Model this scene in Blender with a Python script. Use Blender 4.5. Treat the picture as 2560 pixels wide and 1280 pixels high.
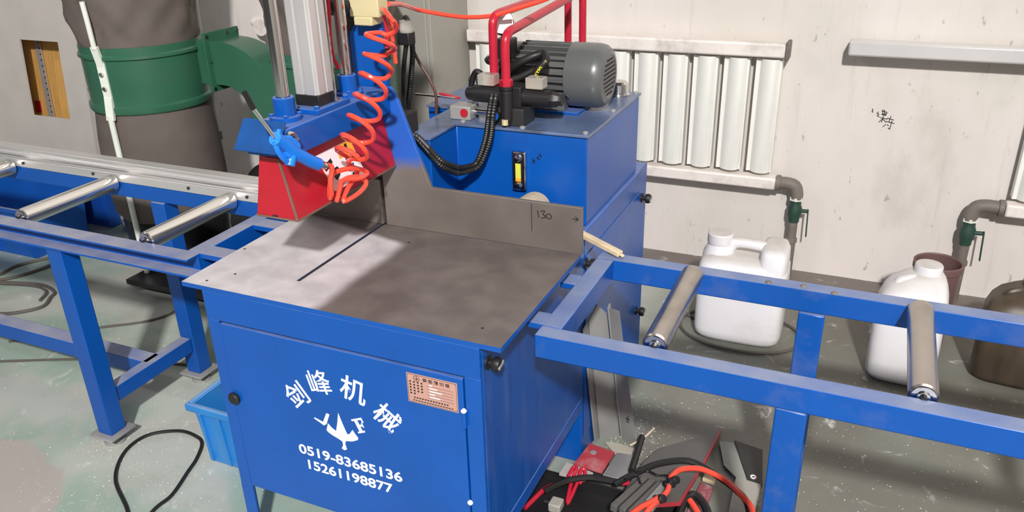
import bpy, bmesh, math, random
import numpy as np
from mathutils import Vector, Matrix
random.seed(7); rng = np.random.default_rng(7)
for o in list(bpy.data.objects): bpy.data.objects.remove(o, do_unlink=True)
S = bpy.context.scene
COL = S.collection

# ------------------------------------------------------------------ camera
def cam_axes(yaw, pitch, roll):
    cy, sy, cp, sp, cr, sr = math.cos(yaw), math.sin(yaw), math.cos(pitch), math.sin(pitch), math.cos(roll), math.sin(roll)
    f = Vector((sy*cp, cy*cp, -sp)); r0 = Vector((cy, -sy, 0)); d0 = f.cross(r0)
    return cr*r0 + sr*d0, cr*d0 - sr*r0, f
cd = bpy.data.cameras.new('camera'); cam = bpy.data.objects.new('camera', cd); COL.objects.link(cam)
cr_, cdn, cf_ = cam_axes(-0.42677, 0.42931, 0.0272)
M = Matrix.Identity(4)
for i in range(3):
    M[i][0], M[i][1], M[i][2] = cr_[i], -cdn[i], -cf_[i]
M.translation = (1.459, -1.272, 1.65)
cam.matrix_world = M
cd.sensor_width = 36; cd.lens = 36*2020.4/2560; cd.clip_start = .05
S.camera = cam

# ------------------------------------------------------------------ world, lamps, exposure
w = bpy.data.worlds.new('hall'); S.world = w; w.use_nodes = True
w.node_tree.nodes['Background'].inputs[0].default_value = (1.0, .98, .965, 1)
w.node_tree.nodes['Background'].inputs[1].default_value = .09
def area(name, loc, target, size, power, color):
    l = bpy.data.lights.new(name, 'AREA'); l.size = size; l.energy = power; l.color = color
    o = bpy.data.objects.new(name, l); COL.objects.link(o); o.location = loc
    o.rotation_euler = (Vector(target)-Vector(loc)).to_track_quat('-Z', 'Y').to_euler()
    return o
area('hall_lamp', (2.9, -4.6, 5.0), (.4, .6, .5), .28, 840, (1, .975, .955))
area('hall_lamp', (-6.0, -3.5, 6.5), (-.3, .8, .5), .6, 120, (1, .98, .965))
vs = S.view_settings
vs.view_transform = 'Standard'; vs.look = 'None'; vs.gamma = 1; vs.use_curve_mapping = False; vs.exposure = -0.37

# ------------------------------------------------------------------ mesh helpers
class MB:
    def __init__(s): s.v = []; s.f = []
    def add(s, vs, fs):
        n = len(s.v); s.v += [tuple(map(float, p)) for p in vs]; s.f += [tuple(i+n for i in f) for f in fs]; return s
    def box(s, a, b):
        x0, y0, z0 = a; x1, y1, z1 = b
        return s.add([(x0,y0,z0),(x1,y0,z0),(x1,y1,z0),(x0,y1,z0),(x0,y0,z1),(x1,y0,z1),(x1,y1,z1),(x0,y1,z1)],
                     [(0,3,2,1),(4,5,6,7),(0,1,5,4),(1,2,6,5),(2,3,7,6),(3,0,4,7)])
    def beam(s, p, q, wd, ht, up=(0,0,1)):
        p, q, up = Vector(p), Vector(q), Vector(up); d = (q-p).normalized(); u = d.cross(up).normalized(); v = u.cross(d)
        u = u*wd/2; v = v*ht/2
        return s.add([p-u-v,p+u-v,p+u+v,p-u+v,q-u-v,q+u-v,q+u+v,q-u+v],[(0,1,2,3),(7,6,5,4),(0,4,5,1),(1,5,6,2),(2,6,7,3),(3,7,4,0)])
    def prism(s, pts, vec):
        n = len(pts); vec = Vector(vec); a = [Vector(p) for p in pts]; b = [p+vec for p in a]
        nrm = Vector((0,0,0))
        for i in range(n):
            p, q = a[i], a[(i+1) % n]; nrm += p.cross(q)
        flip = nrm.dot(vec) > 0
        fs = [tuple(range(n))[::-1] if flip else tuple(range(n)), tuple(range(n, 2*n)) if flip else tuple(range(n, 2*n))[::-1]]
        for i in range(n):
            j = (i+1) % n
            fs.append((i, j, n+j, n+i) if flip else (j, i, n+i, n+j))
        return s.add(a+b, fs)
    def lathe(s, prof, o=(0,0,0), ax=(0,0,1), n=24, cap=True):
        ax = Vector(ax).normalized(); o = Vector(o)
        t = Vector((1,0,0)) if abs(ax.x) < .9 else Vector((0,1,0))
        u = ax.cross(t).normalized(); v = ax.cross(u)
        V = []; F = []
        for r, h in prof:
            for k in range(n):
                a = 2*math.pi*k/n; V.append(o+ax*h+(u*math.cos(a)+v*math.sin(a))*r)
        m = len(prof)
        for i in range(m-1):
            for k in range(n):
                k2 = (k+1) % n; F.append((i*n+k, i*n+k2, (i+1)*n+k2, (i+1)*n+k))
        if cap: F.append(tuple(range(n))[::-1]); F.append(tuple(range((m-1)*n, m*n)))
        return s.add(V, F)
    def cyl(s, p, q, r, n=20, r2=None, bev=0):
        p, q = Vector(p), Vector(q); L = (q-p).length; r2 = r if r2 is None else r2
        pr = [(r, 0), (r2, L)] if not bev else [(r-bev, 0), (r, bev), (r2, L-bev), (r2-bev, L)]
        return s.lathe(pr, p, q-p, n)
    def tube(s, pts, r, n=8, sub=6, closed=False, corr=0):
        P = [Vector(p) for p in pts]
        if sub > 1 and len(P) > 2:
            Q = []; m = len(P)
            rg = range(m) if closed else range(m-1)
            for i in rg:
                g = lambda k: P[k % m] if closed else P[max(0, min(m-1, k))]
                p0, p1, p2, p3 = g(i-1), g(i), g(i+1), g(i+2)
                for j in range(sub):
                    t = j/sub
                    Q.append(.5*((2*p1)+(p2-p0)*t+(2*p0-5*p1+4*p2-p3)*t*t+(3*p1-p0-3*p2+p3)*t**3))
            if not closed: Q.append(P[-1])
            P = Q
        if corr:
            Q = [P[0]]; 
            for a, b in zip(P[:-1], P[1:]):
                k = max(1, int((b-a).length/(corr/2)))
                Q += [a+(b-a)*(i/k) for i in range(1, k+1)]
            P = Q
        m = len(P); V = []; F = []
        tn = []
        for i in range(m):
            a = P[(i-1) % m] if closed or i > 0 else P[0]; b = P[(i+1) % m] if closed or i < m-1 else P[-1]
            d = (b-a); tn.append(d.normalized() if d.length > 1e-9 else Vector((0,0,1)))
        t0 = tn[0]; u = t0.cross(Vector((0,0,1)) if abs(t0.z) < .9 else Vector((1,0,0))).normalized()
        for i in range(m):
            u = (u-tn[i]*u.dot(tn[i])).normalized(); v = tn[i].cross(u)
            rr = r*(1 if not corr or i % 2 else .82)
            for k in range(n):
                a = 2*math.pi*k/n; V.append(P[i]+(u*math.cos(a)+v*math.sin(a))*rr)
        for i in range(m if closed else m-1):
            i2 = (i+1) % m
            for k in range(n):
                k2 = (k+1) % n; F.append((i*n+k, i*n+k2, i2*n+k2, i2*n+k))
        if not closed: F.append(tuple(range(n))[::-1]); F.append(tuple(range((m-1)*n, m*n)))
        return s.add(V, F)
    def rings(s, levels, o=(0,0,0), n=32, wob=None):
        # stacked rounded-rectangle rings: (z, half x, half y, exponent, cx, cy)
        V = []; F = []
        for i, lv in enumerate(levels):
            z, a, b, e = lv[:4]; cx, cy = (lv[4], lv[5]) if len(lv) > 4 else (0, 0)
            for k in range(n):
                t = 2*math.pi*k/n; c, sn = math.cos(t), math.sin(t)
                x = a*math.copysign(abs(c)**(2/e), c); y = b*math.copysign(abs(sn)**(2/e), sn)
                q = 1+(wob(i, t) if wob else 0)
                V.append((o[0]+cx+x*q, o[1]+cy+y*q, o[2]+z))
        m = len(levels)
        for i in range(m-1):
            for k in range(n):
                k2 = (k+1) % n; F.append((i*n+k, i*n+k2, (i+1)*n+k2, (i+1)*n+k))
        F.append(tuple(range(n))[::-1]); F.append(tuple(range((m-1)*n, m*n)))
        return s.add(V, F)
    def ribbon(s, pts, wd, nrm, th=.0006):
        nrm = Vector(nrm)
        for p, q in zip(pts[:-1], pts[1:]):
            s.beam(p, q, wd, th, nrm)
        return s
    def build(s, name, m, parent=None, bevel=0, smooth=True, seg=2, base=None, ang=.6, topmat=None, dbl=False):
        base = Vector(base) if base is not None else (root_loc(parent) if parent else Vector((0,0,0)))
        me = bpy.data.meshes.new(name)
        me.from_pydata([tuple(Vector(p)-base) for p in s.v], [], s.f)
        if dbl:
            bm = bmesh.new(); bm.from_mesh(me); bmesh.ops.remove_doubles(bm, verts=bm.verts, dist=1e-5); bm.to_mesh(me); bm.free()
        me.update()
        me.materials.append(m)
        if topmat:
            me.materials.append(topmat)
            for p in me.polygons:
                if p.normal.z > .9: p.material_index = 1
        if smooth:
            me.polygons.foreach_set('use_smooth', [True]*len(me.polygons)); me.set_sharp_from_angle(angle=ang)
        o = bpy.data.objects.new(name, me); COL.objects.link(o)
        if parent: o.parent = parent
        else: o.location = base
        if bevel:
            b = o.modifiers.new('bevel', 'BEVEL'); b.width = bevel; b.segments = seg; b.limit_method = 'ANGLE'; b.angle_limit = .6
            b.harden_normals = False
        return o
def root_loc(o):
    p = Vector((0,0,0))
    while o: p += o.location; o = o.parent
    return p
def thing(name, label, cat, loc=(0,0,0), group=None):
    o = bpy.data.objects.new(name, None); COL.objects.link(o); o.location = loc; o.empty_display_size = .05
    return tag(o, label, cat, group)
def tag(o, label, cat, group=None):
    o['label'] = label; o['category'] = cat
    if group: o['group'] = group
    return o
def struct(o): o['kind'] = 'structure'; return o
def share(src, name, parent, loc):
    o = bpy.data.objects.new(name, src.data); COL.objects.link(o); o.parent = parent; o.location = loc
    for md in src.modifiers:
        if md.type == 'BEVEL':
            b = o.modifiers.new('bevel', 'BEVEL'); b.width = md.width; b.segments = md.segments; b.limit_method = 'ANGLE'; b.angle_limit = .6
    return o
def text_mb(body, size, org, u, v, depth=.0008, bold=0.0, width=None, center=True, rot=0):
    c = bpy.data.curves.new('txt', 'FONT'); c.body = body; c.size = 1; c.offset = bold; c.extrude = .01
    o = bpy.data.objects.new('txt', c); COL.objects.link(o); bpy.context.view_layer.update()
    me = bpy.data.meshes.new_from_object(o.evaluated_get(bpy.context.evaluated_depsgraph_get()))
    P = np.array([x.co[:] for x in me.vertices]); lo, hi = P.min(0), P.max(0); ce = (lo+hi)/2
    sx = sy = size/(hi[1]-lo[1])
    if width: sx = width/(hi[0]-lo[0])
    u, v, org = Vector(u), Vector(v), Vector(org); n = u.cross(v)
    mb = MB(); V = []
    ca, sa = math.cos(rot), math.sin(rot)
    for p in P:
        a, b = (p[0]-(ce[0] if center else lo[0]))*sx, (p[1]-ce[1])*sy
        a, b = a*ca-b*sa, a*sa+b*ca
        V.append(org+u*a+v*b+n*((p[2]+.01)/.02*depth))
    mb.add(V, [tuple(f.vertices) for f in me.polygons])
    bpy.data.objects.remove(o, do_unlink=True); bpy.data.curves.remove(c); bpy.data.meshes.remove(me)
    return mb

# ------------------------------------------------------------------ materials
def lin(c):
    return tuple((x/255/12.92 if x/255 <= .04045 else ((x/255+.055)/1.055)**2.4) for x in c)
def mat(name, rgb, rough=.5, metal=0, var=.12, scale=6, bump=0, bscale=60, spec=.5, rvar=.1, dirt=None, dirtamt=.5, dscale=3, coat=0, trans=0, alpha=1, k=1.15, stretch=None, detail=6):
    m = bpy.data.materials.new(name); m.use_nodes = True; nt = m.node_tree; N = nt.nodes; L = nt.links
    b = N['Principled BSDF']
    col = [min(.95, x*k) for x in lin(rgb)]
    tc = N.new('ShaderNodeTexCoord'); mp = N.new('ShaderNodeMapping'); L.new(tc.outputs['Object'], mp.inputs[0])
    if stretch: mp.inputs['Scale'].default_value = stretch
    nz = N.new('ShaderNodeTexNoise'); nz.inputs['Scale'].default_value = scale; nz.inputs['Detail'].default_value = detail; L.new(mp.outputs[0], nz.inputs[0])
    mx = N.new('ShaderNodeMix'); mx.data_type = 'RGBA'
    mr = N.new('ShaderNodeMapRange'); mr.inputs[1].default_value = .3; mr.inputs[2].default_value = .7; L.new(nz.outputs[0], mr.inputs[0])
    L.new(mr.outputs[0], mx.inputs[0])
    mx.inputs[6].default_value = (*[x*(1-var) for x in col], 1); mx.inputs[7].default_value = (*[min(1, x*(1+var)) for x in col], 1)
    out = mx.outputs[2]
    if dirt:
        n2 = N.new('ShaderNodeTexNoise'); n2.inputs['Scale'].default_value = dscale; n2.inputs['Detail'].default_value = 8; n2.inputs['Roughness'].default_value = .65; L.new(mp.outputs[0], n2.inputs[0])
        r2 = N.new('ShaderNodeMapRange'); r2.inputs[1].default_value = .5; r2.inputs[2].default_value = .72; r2.inputs[4].default_value = dirtamt; L.new(n2.outputs[0], r2.inputs[0])
        m2 = N.new('ShaderNodeMix'); m2.data_type = 'RGBA'; L.new(r2.outputs[0], m2.inputs[0]); L.new(out, m2.inputs[6]); m2.inputs[7].default_value = (*lin(dirt), 1)
        out = m2.outputs[2]
    L.new(out, b.inputs['Base Color'])
    rr = N.new('ShaderNodeMapRange'); rr.inputs[3].default_value = max(.02, rough-rvar); rr.inputs[4].default_value = min(1, rough+rvar); L.new(nz.outputs[0], rr.inputs[0]); L.new(rr.outputs[0], b.inputs['Roughness'])
    b.inputs['Metallic'].default_value = metal; b.inputs['Specular IOR Level'].default_value = spec
    b.inputs['Coat Weight'].default_value = coat; b.inputs['Transmission Weight'].default_value = trans; b.inputs['Alpha'].default_value = alpha
    if bump:
        nb = N.new('ShaderNodeTexNoise'); nb.inputs['Scale'].default_value = bscale; nb.inputs['Detail'].default_value = 4; L.new(mp.outputs[0], nb.inputs[0])
        bp = N.new('ShaderNodeBump'); bp.inputs['Strength'].default_value = bump; bp.inputs['Distance'].default_value = .004; L.new(nb.outputs[0], bp.inputs['Height']); L.new(bp.outputs[0], b.inputs['Normal'])
    return m
BLUE = mat('blue_paint', (8, 76, 158), .3, spec=.4, var=.07, scale=5, bump=.05, bscale=14, dirt=(30, 62, 125), dirtamt=.2, dscale=4)
BLUE2 = mat('blue_paint_conveyor', (8, 74, 154), .3, spec=.4, var=.07, scale=4, dirt=(120, 120, 140), dirtamt=.3, dscale=7, bump=.05, bscale=30)
BLUE4 = mat('dusty_blue_conveyor', (8, 74, 154), .34, spec=.4, var=.07, scale=4)
BLUEP = mat('bright_blue_plastic', (20, 120, 225), .4, var=.05)
BLUEC = mat('light_blue_plastic', (40, 122, 192), .45, var=.1, dirt=(110, 140, 165), dirtamt=.5)

BLUEB = mat('dark_blue_plastic', (14, 74, 165), .5, var=.12, dirt=(20, 40, 80), dirtamt=.5)
BLUEB2 = mat('mid_blue_plastic', (14, 84, 172), .5, var=.12)
RED = mat('red_paint', (170, 25, 41), .4, var=.08, scale=8, dirt=(120, 25, 35), dirtamt=.35, dscale=8)
PIPE = mat('red_pipe_paint', (172, 30, 50), .32, var=.06, scale=20)
ORANGE = mat('orange_hose', (255, 78, 58), .28, var=.04, k=1.1, coat=.3)
GREEN = mat('green_enamel', (50, 98, 76), .32, var=.08, scale=5, dirt=(70, 90, 80), dirtamt=.4, dscale=5)
GREENV = mat('green_valve', (40, 66, 56), .5, var=.2)
BAG = mat('grey_bag_cloth', (104, 94, 89), .75, var=.15, scale=7, bump=.35, bscale=9, k=1.0)
CREAMP = mat('cream_painted_steel', (222, 226, 216), .5, var=.05)
BLACK = mat('black_rubber', (26, 25, 25), .5, var=.2)
BLACKM = mat('black_metal', (30, 29, 30), .4, var=.2)
DARK = mat('dark_void_steel', (38, 35, 35), .7, var=.2)
CHROME = mat('chrome', (215, 213, 212), .13, 1, var=.04, rvar=.05, k=1)
ROLLERB = mat('bright_roller', (232, 231, 226), .17, .92, var=.05, rvar=.06, k=1, stretch=(2, .3, 2))
ROLLER = mat('steel_roller', (188, 181, 174), .31, 1, var=.08, scale=9, rvar=.08, k=1, dirt=(130, 120, 112), dirtamt=.5, dscale=7)
ALU = mat('aluminium', (214, 211, 210), .33, .55, var=.06, rvar=.08, k=1, stretch=(.2, 4, 4))
ALUC = mat('anodised_cylinder', (206, 204, 204), .36, .5, var=.03, k=1)
GALV = mat('galvanised_sheet', (164, 163, 160), .45, .25, var=.12, scale=5, k=1, dirt=(95, 93, 90), dirtamt=.5)
MOTOR = mat('motor_grey', (90, 92, 92), .3, var=.05, coat=.2, k=1)
LID = mat('oily_blue_lid', (92, 110, 146), .26, 0, var=.3, scale=5, dirt=(52, 50, 50), dirtamt=.9, dscale=6, k=1, spec=.7)
RAD = mat('white_radiator', (226, 226, 220), .4, var=.04, k=1.1)
RADP = mat('grimy_white_pipe', (224, 216, 210), .5, var=.07, dirt=(165, 155, 146), dirtamt=.55, dscale=9)
IRON = mat('grey_iron_pipe', (118, 110, 104), .6, var=.18, scale=14, k=1)
GREYP = mat('grey_panel', (204, 197, 190), .55, var=.05, k=1.05)
GREYC = mat('grey_cabinet', (160, 157, 148), .5, var=.04, k=1.05, dirt=(110, 106, 100), dirtamt=.3)
PLY = mat('plywood', (205, 158, 88), .6, var=.15, stretch=(12, 12, 1.2))
CAN = mat('white_can_plastic', (226, 224, 226), .45, var=.03, dirt=(196, 188, 178), dirtamt=.4, dscale=5, k=1.1)
CANB = mat('brown_stained_can', (74, 62, 50), .4, var=.3, scale=5, k=1, stretch=(4, 4, 1))
BROWN = mat('brown_plastic', (112, 86, 84), .5, var=.1, k=1)
WHITE = mat('white_stencil_paint', (248, 248, 250), .5, var=.02, k=1.1)
INK = mat('black_marker', (20, 18, 22), .7, var=.1, k=1)
LABELW = mat('white_label', (232, 222, 226), .5, var=.04)
LABELO = mat('orange_label', (236, 158, 48), .5, var=.05)
PLATE = mat('copper_nameplate', (196, 150, 138), .45, .2, var=.05)
BEIGE = mat('beige_valve_body', (190, 180, 140), .5, var=.06)
CLEAR = mat('clear_connector', (205, 200, 190), .15, var=.05, trans=.5, alpha=.75)
YEL = mat('sight_glass_yellow', (205, 205, 80), .3, var=.05)
YELT = mat('yellow_print', (240, 220, 30), .5, var=.02)
WOOD = mat('raw_wood', (200, 182, 150), .65, var=.15, stretch=(3, 12, 12))
GREYPL = mat('dark_grey_sheet', (98, 94, 90), .5, var=.1, k=1)
REDE = mat('red_edge', (150, 40, 52), .5, var=.1)
CABLE = mat('grey_cable', (92, 86, 81), .6, var=.1, k=1)

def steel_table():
    # plate steel: brighter tone left of a straight edge, darker tone elsewhere
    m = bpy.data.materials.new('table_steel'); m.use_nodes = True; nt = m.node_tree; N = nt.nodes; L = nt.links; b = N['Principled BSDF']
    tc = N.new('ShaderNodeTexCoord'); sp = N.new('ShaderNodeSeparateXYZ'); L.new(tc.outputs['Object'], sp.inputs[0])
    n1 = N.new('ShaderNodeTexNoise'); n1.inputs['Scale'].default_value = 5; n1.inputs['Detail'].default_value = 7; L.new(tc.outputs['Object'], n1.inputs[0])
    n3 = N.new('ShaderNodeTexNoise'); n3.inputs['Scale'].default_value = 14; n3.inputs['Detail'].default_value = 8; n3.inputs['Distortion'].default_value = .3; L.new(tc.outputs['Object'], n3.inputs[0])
    # bright area mask: x below .39, fading to the fence
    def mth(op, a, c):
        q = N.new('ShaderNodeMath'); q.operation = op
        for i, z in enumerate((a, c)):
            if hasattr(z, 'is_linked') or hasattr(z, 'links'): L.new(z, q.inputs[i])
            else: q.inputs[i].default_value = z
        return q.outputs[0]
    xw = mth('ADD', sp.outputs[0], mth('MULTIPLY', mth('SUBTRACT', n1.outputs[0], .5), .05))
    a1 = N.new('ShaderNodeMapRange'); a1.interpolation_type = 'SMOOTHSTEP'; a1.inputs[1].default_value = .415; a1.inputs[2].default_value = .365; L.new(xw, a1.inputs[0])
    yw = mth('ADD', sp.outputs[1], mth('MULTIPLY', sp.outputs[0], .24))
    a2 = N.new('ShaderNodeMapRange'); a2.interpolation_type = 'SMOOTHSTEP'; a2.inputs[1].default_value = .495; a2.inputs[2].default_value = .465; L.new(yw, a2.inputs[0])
    bright_area = mth('MULTIPLY', a1.outputs[0], a2.outputs[0])
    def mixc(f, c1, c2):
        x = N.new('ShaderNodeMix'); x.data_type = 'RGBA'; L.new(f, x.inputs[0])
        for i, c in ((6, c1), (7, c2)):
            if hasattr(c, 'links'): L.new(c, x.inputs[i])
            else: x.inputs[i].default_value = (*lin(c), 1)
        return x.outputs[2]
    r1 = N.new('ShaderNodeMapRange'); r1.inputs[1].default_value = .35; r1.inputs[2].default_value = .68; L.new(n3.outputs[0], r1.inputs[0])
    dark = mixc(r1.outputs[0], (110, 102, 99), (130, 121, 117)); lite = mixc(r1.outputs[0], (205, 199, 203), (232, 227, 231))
    L.new(mixc(bright_area, dark, lite), b.inputs['Base Color'])
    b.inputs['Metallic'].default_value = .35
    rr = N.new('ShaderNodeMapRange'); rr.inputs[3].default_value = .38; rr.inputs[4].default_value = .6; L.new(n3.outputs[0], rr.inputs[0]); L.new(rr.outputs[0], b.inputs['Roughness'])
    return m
def dusty(m, rgb, amt):
    nt = m.node_tree; N = nt.nodes; L = nt.links; b = N['Principled BSDF']
    src = b.inputs['Base Color'].links[0].from_socket
    g = N.new('ShaderNodeNewGeometry'); sp = N.new('ShaderNodeSeparateXYZ'); L.new(g.outputs['Normal'], sp.inputs[0])
    r = N.new('ShaderNodeMapRange'); r.inputs[1].default_value = .55; r.inputs[2].default_value = .95; r.inputs[4].default_value = amt; L.new(sp.outputs[2], r.inputs[0])
    n = N.new('ShaderNodeTexNoise'); n.inputs['Scale'].default_value = 11; n.inputs['Detail'].default_value = 6
    tc = N.new('ShaderNodeTexCoord'); L.new(tc.outputs['Object'], n.inputs[0])
    q = N.new('ShaderNodeMapRange'); q.inputs[1].default_value = .3; q.inputs[2].default_value = .65; q.inputs[3].default_value = .55; L.new(n.outputs[0], q.inputs[0])
    f = N.new('ShaderNodeMath'); f.operation = 'MULTIPLY'; L.new(r.outputs[0], f.inputs[0]); L.new(q.outputs[0], f.inputs[1])
    x = N.new('ShaderNodeMix'); x.data_type = 'RGBA'; L.new(f.outputs[0], x.inputs[0]); L.new(src, x.inputs[6]); x.inputs[7].default_value = (*lin(rgb), 1)
    L.new(x.outputs[2], b.inputs['Base Color'])
dusty(BLUEC, (165, 185, 205), .5); dusty(BLUEB2, (190, 196, 205), .7); dusty(BLUE, (140, 152, 178), .45); dusty(BLUE2, (146, 154, 172), .74); dusty(BLUE4, (158, 158, 168), .88); dusty(CAN, (184, 175, 163), .75); dusty(BAG, (128, 118, 112), .5)
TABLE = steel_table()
def fence_mat():
    # bare steel low down, blue paint left higher up on the gusset
    m = bpy.data.materials.new('fence_steel'); m.use_nodes = True; nt = m.node_tree; N = nt.nodes; L = nt.links; b = N['Principled BSDF']
    tc = N.new('ShaderNodeTexCoord'); sp = N.new('ShaderNodeSeparateXYZ'); L.new(tc.outputs['Object'], sp.inputs[0])
    n1 = N.new('ShaderNodeTexNoise'); n1.inputs['Scale'].default_value = 9; n1.inputs['Detail'].default_value = 6; L.new(tc.outputs['Object'], n1.inputs[0])
    a = N.new('ShaderNodeMath'); a.operation = 'MULTIPLY_ADD'; L.new(n1.outputs[0], a.inputs[0]); a.inputs[1].default_value = .10; L.new(sp.outputs[2], a.inputs[2])
    r = N.new('ShaderNodeMapRange'); r.interpolation_type = 'SMOOTHSTEP'; r.inputs[1].default_value = 1.025; r.inputs[2].default_value = 1.065; L.new(a.outputs[0], r.inputs[0])
    x0 = N.new('ShaderNodeMix'); x0.data_type = 'RGBA'; L.new(n1.outputs[0], x0.inputs[0]); x0.inputs[6].default_value = (*lin((94, 85, 79)), 1); x0.inputs[7].default_value = (*lin((134, 126, 121)), 1)
    x = N.new('ShaderNodeMix'); x.data_type = 'RGBA'; L.new(r.outputs[0], x.inputs[0]); L.new(x0.outputs[2], x.inputs[6]); x.inputs[7].default_value = (*lin((32, 92, 186)), 1)
    L.new(x.outputs[2], b.inputs['Base Color']); b.inputs['Roughness'].default_value = .5
    i = N.new('ShaderNodeMath'); i.operation = 'MULTIPLY_ADD'; L.new(r.outputs[0], i.inputs[0]); i.inputs[1].default_value = -.25; i.inputs[2].default_value = .25; L.new(i.outputs[0], b.inputs['Metallic'])
    return m
FENCE = fence_mat()
def floor_mat():
    m = bpy.data.materials.new('worn_green_floor'); m.use_nodes = True; nt = m.node_tree; N = nt.nodes; L = nt.links; b = N['Principled BSDF']
    tc = N.new('ShaderNodeTexCoord'); sp = N.new('ShaderNodeSeparateXYZ'); L.new(tc.outputs['Object'], sp.inputs[0])
    def noise(sc, det=6, dist=0, ro=.55):
        n = N.new('ShaderNodeTexNoise'); n.inputs['Scale'].default_value = sc; n.inputs['Detail'].default_value = det; n.inputs['Distortion'].default_value = dist; n.inputs['Roughness'].default_value = ro; L.new(tc.outputs['Object'], n.inputs[0]); return n.outputs[0]
    def rng_(x, a, c, lo=0, hi=1):
        r = N.new('ShaderNodeMapRange'); r.interpolation_type = 'SMOOTHSTEP'; L.new(x, r.inputs[0])
        for i, q in zip((1, 2, 3, 4), (a, c, lo, hi)): r.inputs[i].default_value = q
        return r.outputs[0]
    def mixc(f, c1, c2):
        x = N.new('ShaderNodeMix'); x.data_type = 'RGBA'; L.new(f, x.inputs[0])
        for i, c in ((6, c1), (7, c2)):
            if hasattr(c, 'links'): L.new(c, x.inputs[i])
            else: x.inputs[i].default_value = (*lin(c), 1)
        return x.outputs[2]
    def mul(a, c):
        q = N.new('ShaderNodeMath'); q.operation = 'MULTIPLY'; L.new(a, q.inputs[0]); L.new(c, q.inputs[1]); return q.outputs[0]
    base = mixc(rng_(noise(1.7, 8), .42, .6), (150, 170, 157), (182, 187, 178))
    base = mixc(rng_(noise(5, 8), .5, .66, 0, .5), base, (186, 180, 172))
    # bare pinkish concrete where the paint has peeled at the front left
    v = N.new('ShaderNodeVectorMath'); v.operation = 'DISTANCE'; L.new(tc.outputs['Object'], v.inputs[0]); v.inputs[1].default_value = (-.98, -.46, 0)
    q = N.new('ShaderNodeMath'); q.operation = 'MULTIPLY_ADD'; L.new(noise(6, 6), q.inputs[0]); q.inputs[1].default_value = .22; L.new(v.outputs['Value'], q.inputs[2])
    base = mixc(rng_(q.outputs[0], .655, .625), base, (176, 168, 162))
    # oily grime on the coolant side, right of the saw; greyer band along the wall
    gx = rng_(sp.outputs[0], .55, 1.0); gy = rng_(sp.outputs[1], .1, .9, .75, 1)
    base = mixc(mul(mul(gx, gy), rng_(noise(2.2, 8), .25, .6, .75, 1)), base, (112, 110, 101))
    base = mixc(mul(rng_(sp.outputs[1], 1.95, 2.15), rng_(noise(3), .2, .5, .6, 1)), base, (118, 110, 104))
    # scuffs of metal dust
    base = mixc(rng_(noise(9, 10, .6, .7), .58, .70, 0, .8), base, (212, 212, 208))
    base = mixc(rng_(noise(140, 3), .70, .76, 0, .7), base, (225, 225, 222))
    L.new(base, b.inputs['Base Color'])
    L.new(rng_(noise(4), .3, .7, .38, .62), b.inputs['Roughness'])
    bp = N.new('ShaderNodeBump'); bp.inputs['Strength'].default_value = .12; bp.inputs['Distance'].default_value = .004; L.new(noise(40, 6), bp.inputs['Height']); L.new(bp.outputs[0], b.inputs['Normal'])
    return m
def wall_mat():
    m = bpy.data.materials.new('stained_white_plaster'); m.use_nodes = True; nt = m.node_tree; N = nt.nodes; L = nt.links; b = N['Principled BSDF']
    tc = N.new('ShaderNodeTexCoord'); mp = N.new('ShaderNodeMapping'); L.new(tc.outputs['Object'], mp.inputs[0]); mp.inputs['Scale'].default_value = (1, 1, .55)
    def noise(sc, det=6, ro=.6, src=mp.outputs[0]):
        n = N.new('ShaderNodeTexNoise'); n.inputs['Scale'].default_value = sc; n.inputs['Detail'].default_value = det; n.inputs['Roughness'].default_value = ro; L.new(src, n.inputs[0]); return n.outputs[0]
    def rng_(x, a, c, lo=0, hi=1):
        r = N.new('ShaderNodeMapRange'); r.interpolation_type = 'SMOOTHSTEP'; L.new(x, r.inputs[0])
        for i, q in zip((1, 2, 3, 4), (a, c, lo, hi)): r.inputs[i].default_value = q
        return r.outputs[0]
    def mixc(f, c1, c2):
        x = N.new('ShaderNodeMix'); x.data_type = 'RGBA'; L.new(f, x.inputs[0])
        for i, c in ((6, c1), (7, c2)):
            if hasattr(c, 'links'): L.new(c, x.inputs[i])
            else: x.inputs[i].default_value = (*lin(c), 1)
        return x.outputs[2]
    c = mixc(rng_(noise(1.6), .35, .65), (228, 220, 215), (216, 210, 202))
    c = mixc(rng_(noise(3.2, 9), .56, .74, 0, .45), c, (198, 190, 180))
    c = mixc(rng_(noise(26, 5, .72), .63, .71, 0, .6), c, (140, 130, 122))
    m2 = N.new('ShaderNodeMapping'); L.new(tc.outputs['Object'], m2.inputs[0]); m2.inputs['Scale'].default_value = (18, 1, 1.2)
    c = mixc(rng_(noise(1.3, 6, .6, m2.outputs[0]), .56, .75, 0, .35), c, (190, 180, 172))
    sp = N.new('ShaderNodeSeparateXYZ'); L.new(tc.outputs['Object'], sp.inputs[0])
    L.new(c, b.inputs['Base Color']); b.inputs['Roughness'].default_value = .8
    bp = N.new('ShaderNodeBump'); bp.inputs['Strength'].default_value = .15; bp.inputs['Distance'].default_value = .006; L.new(noise(14, 6), bp.inputs['Height']); L.new(bp.outputs[0], b.inputs['Normal'])
    return m

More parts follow.
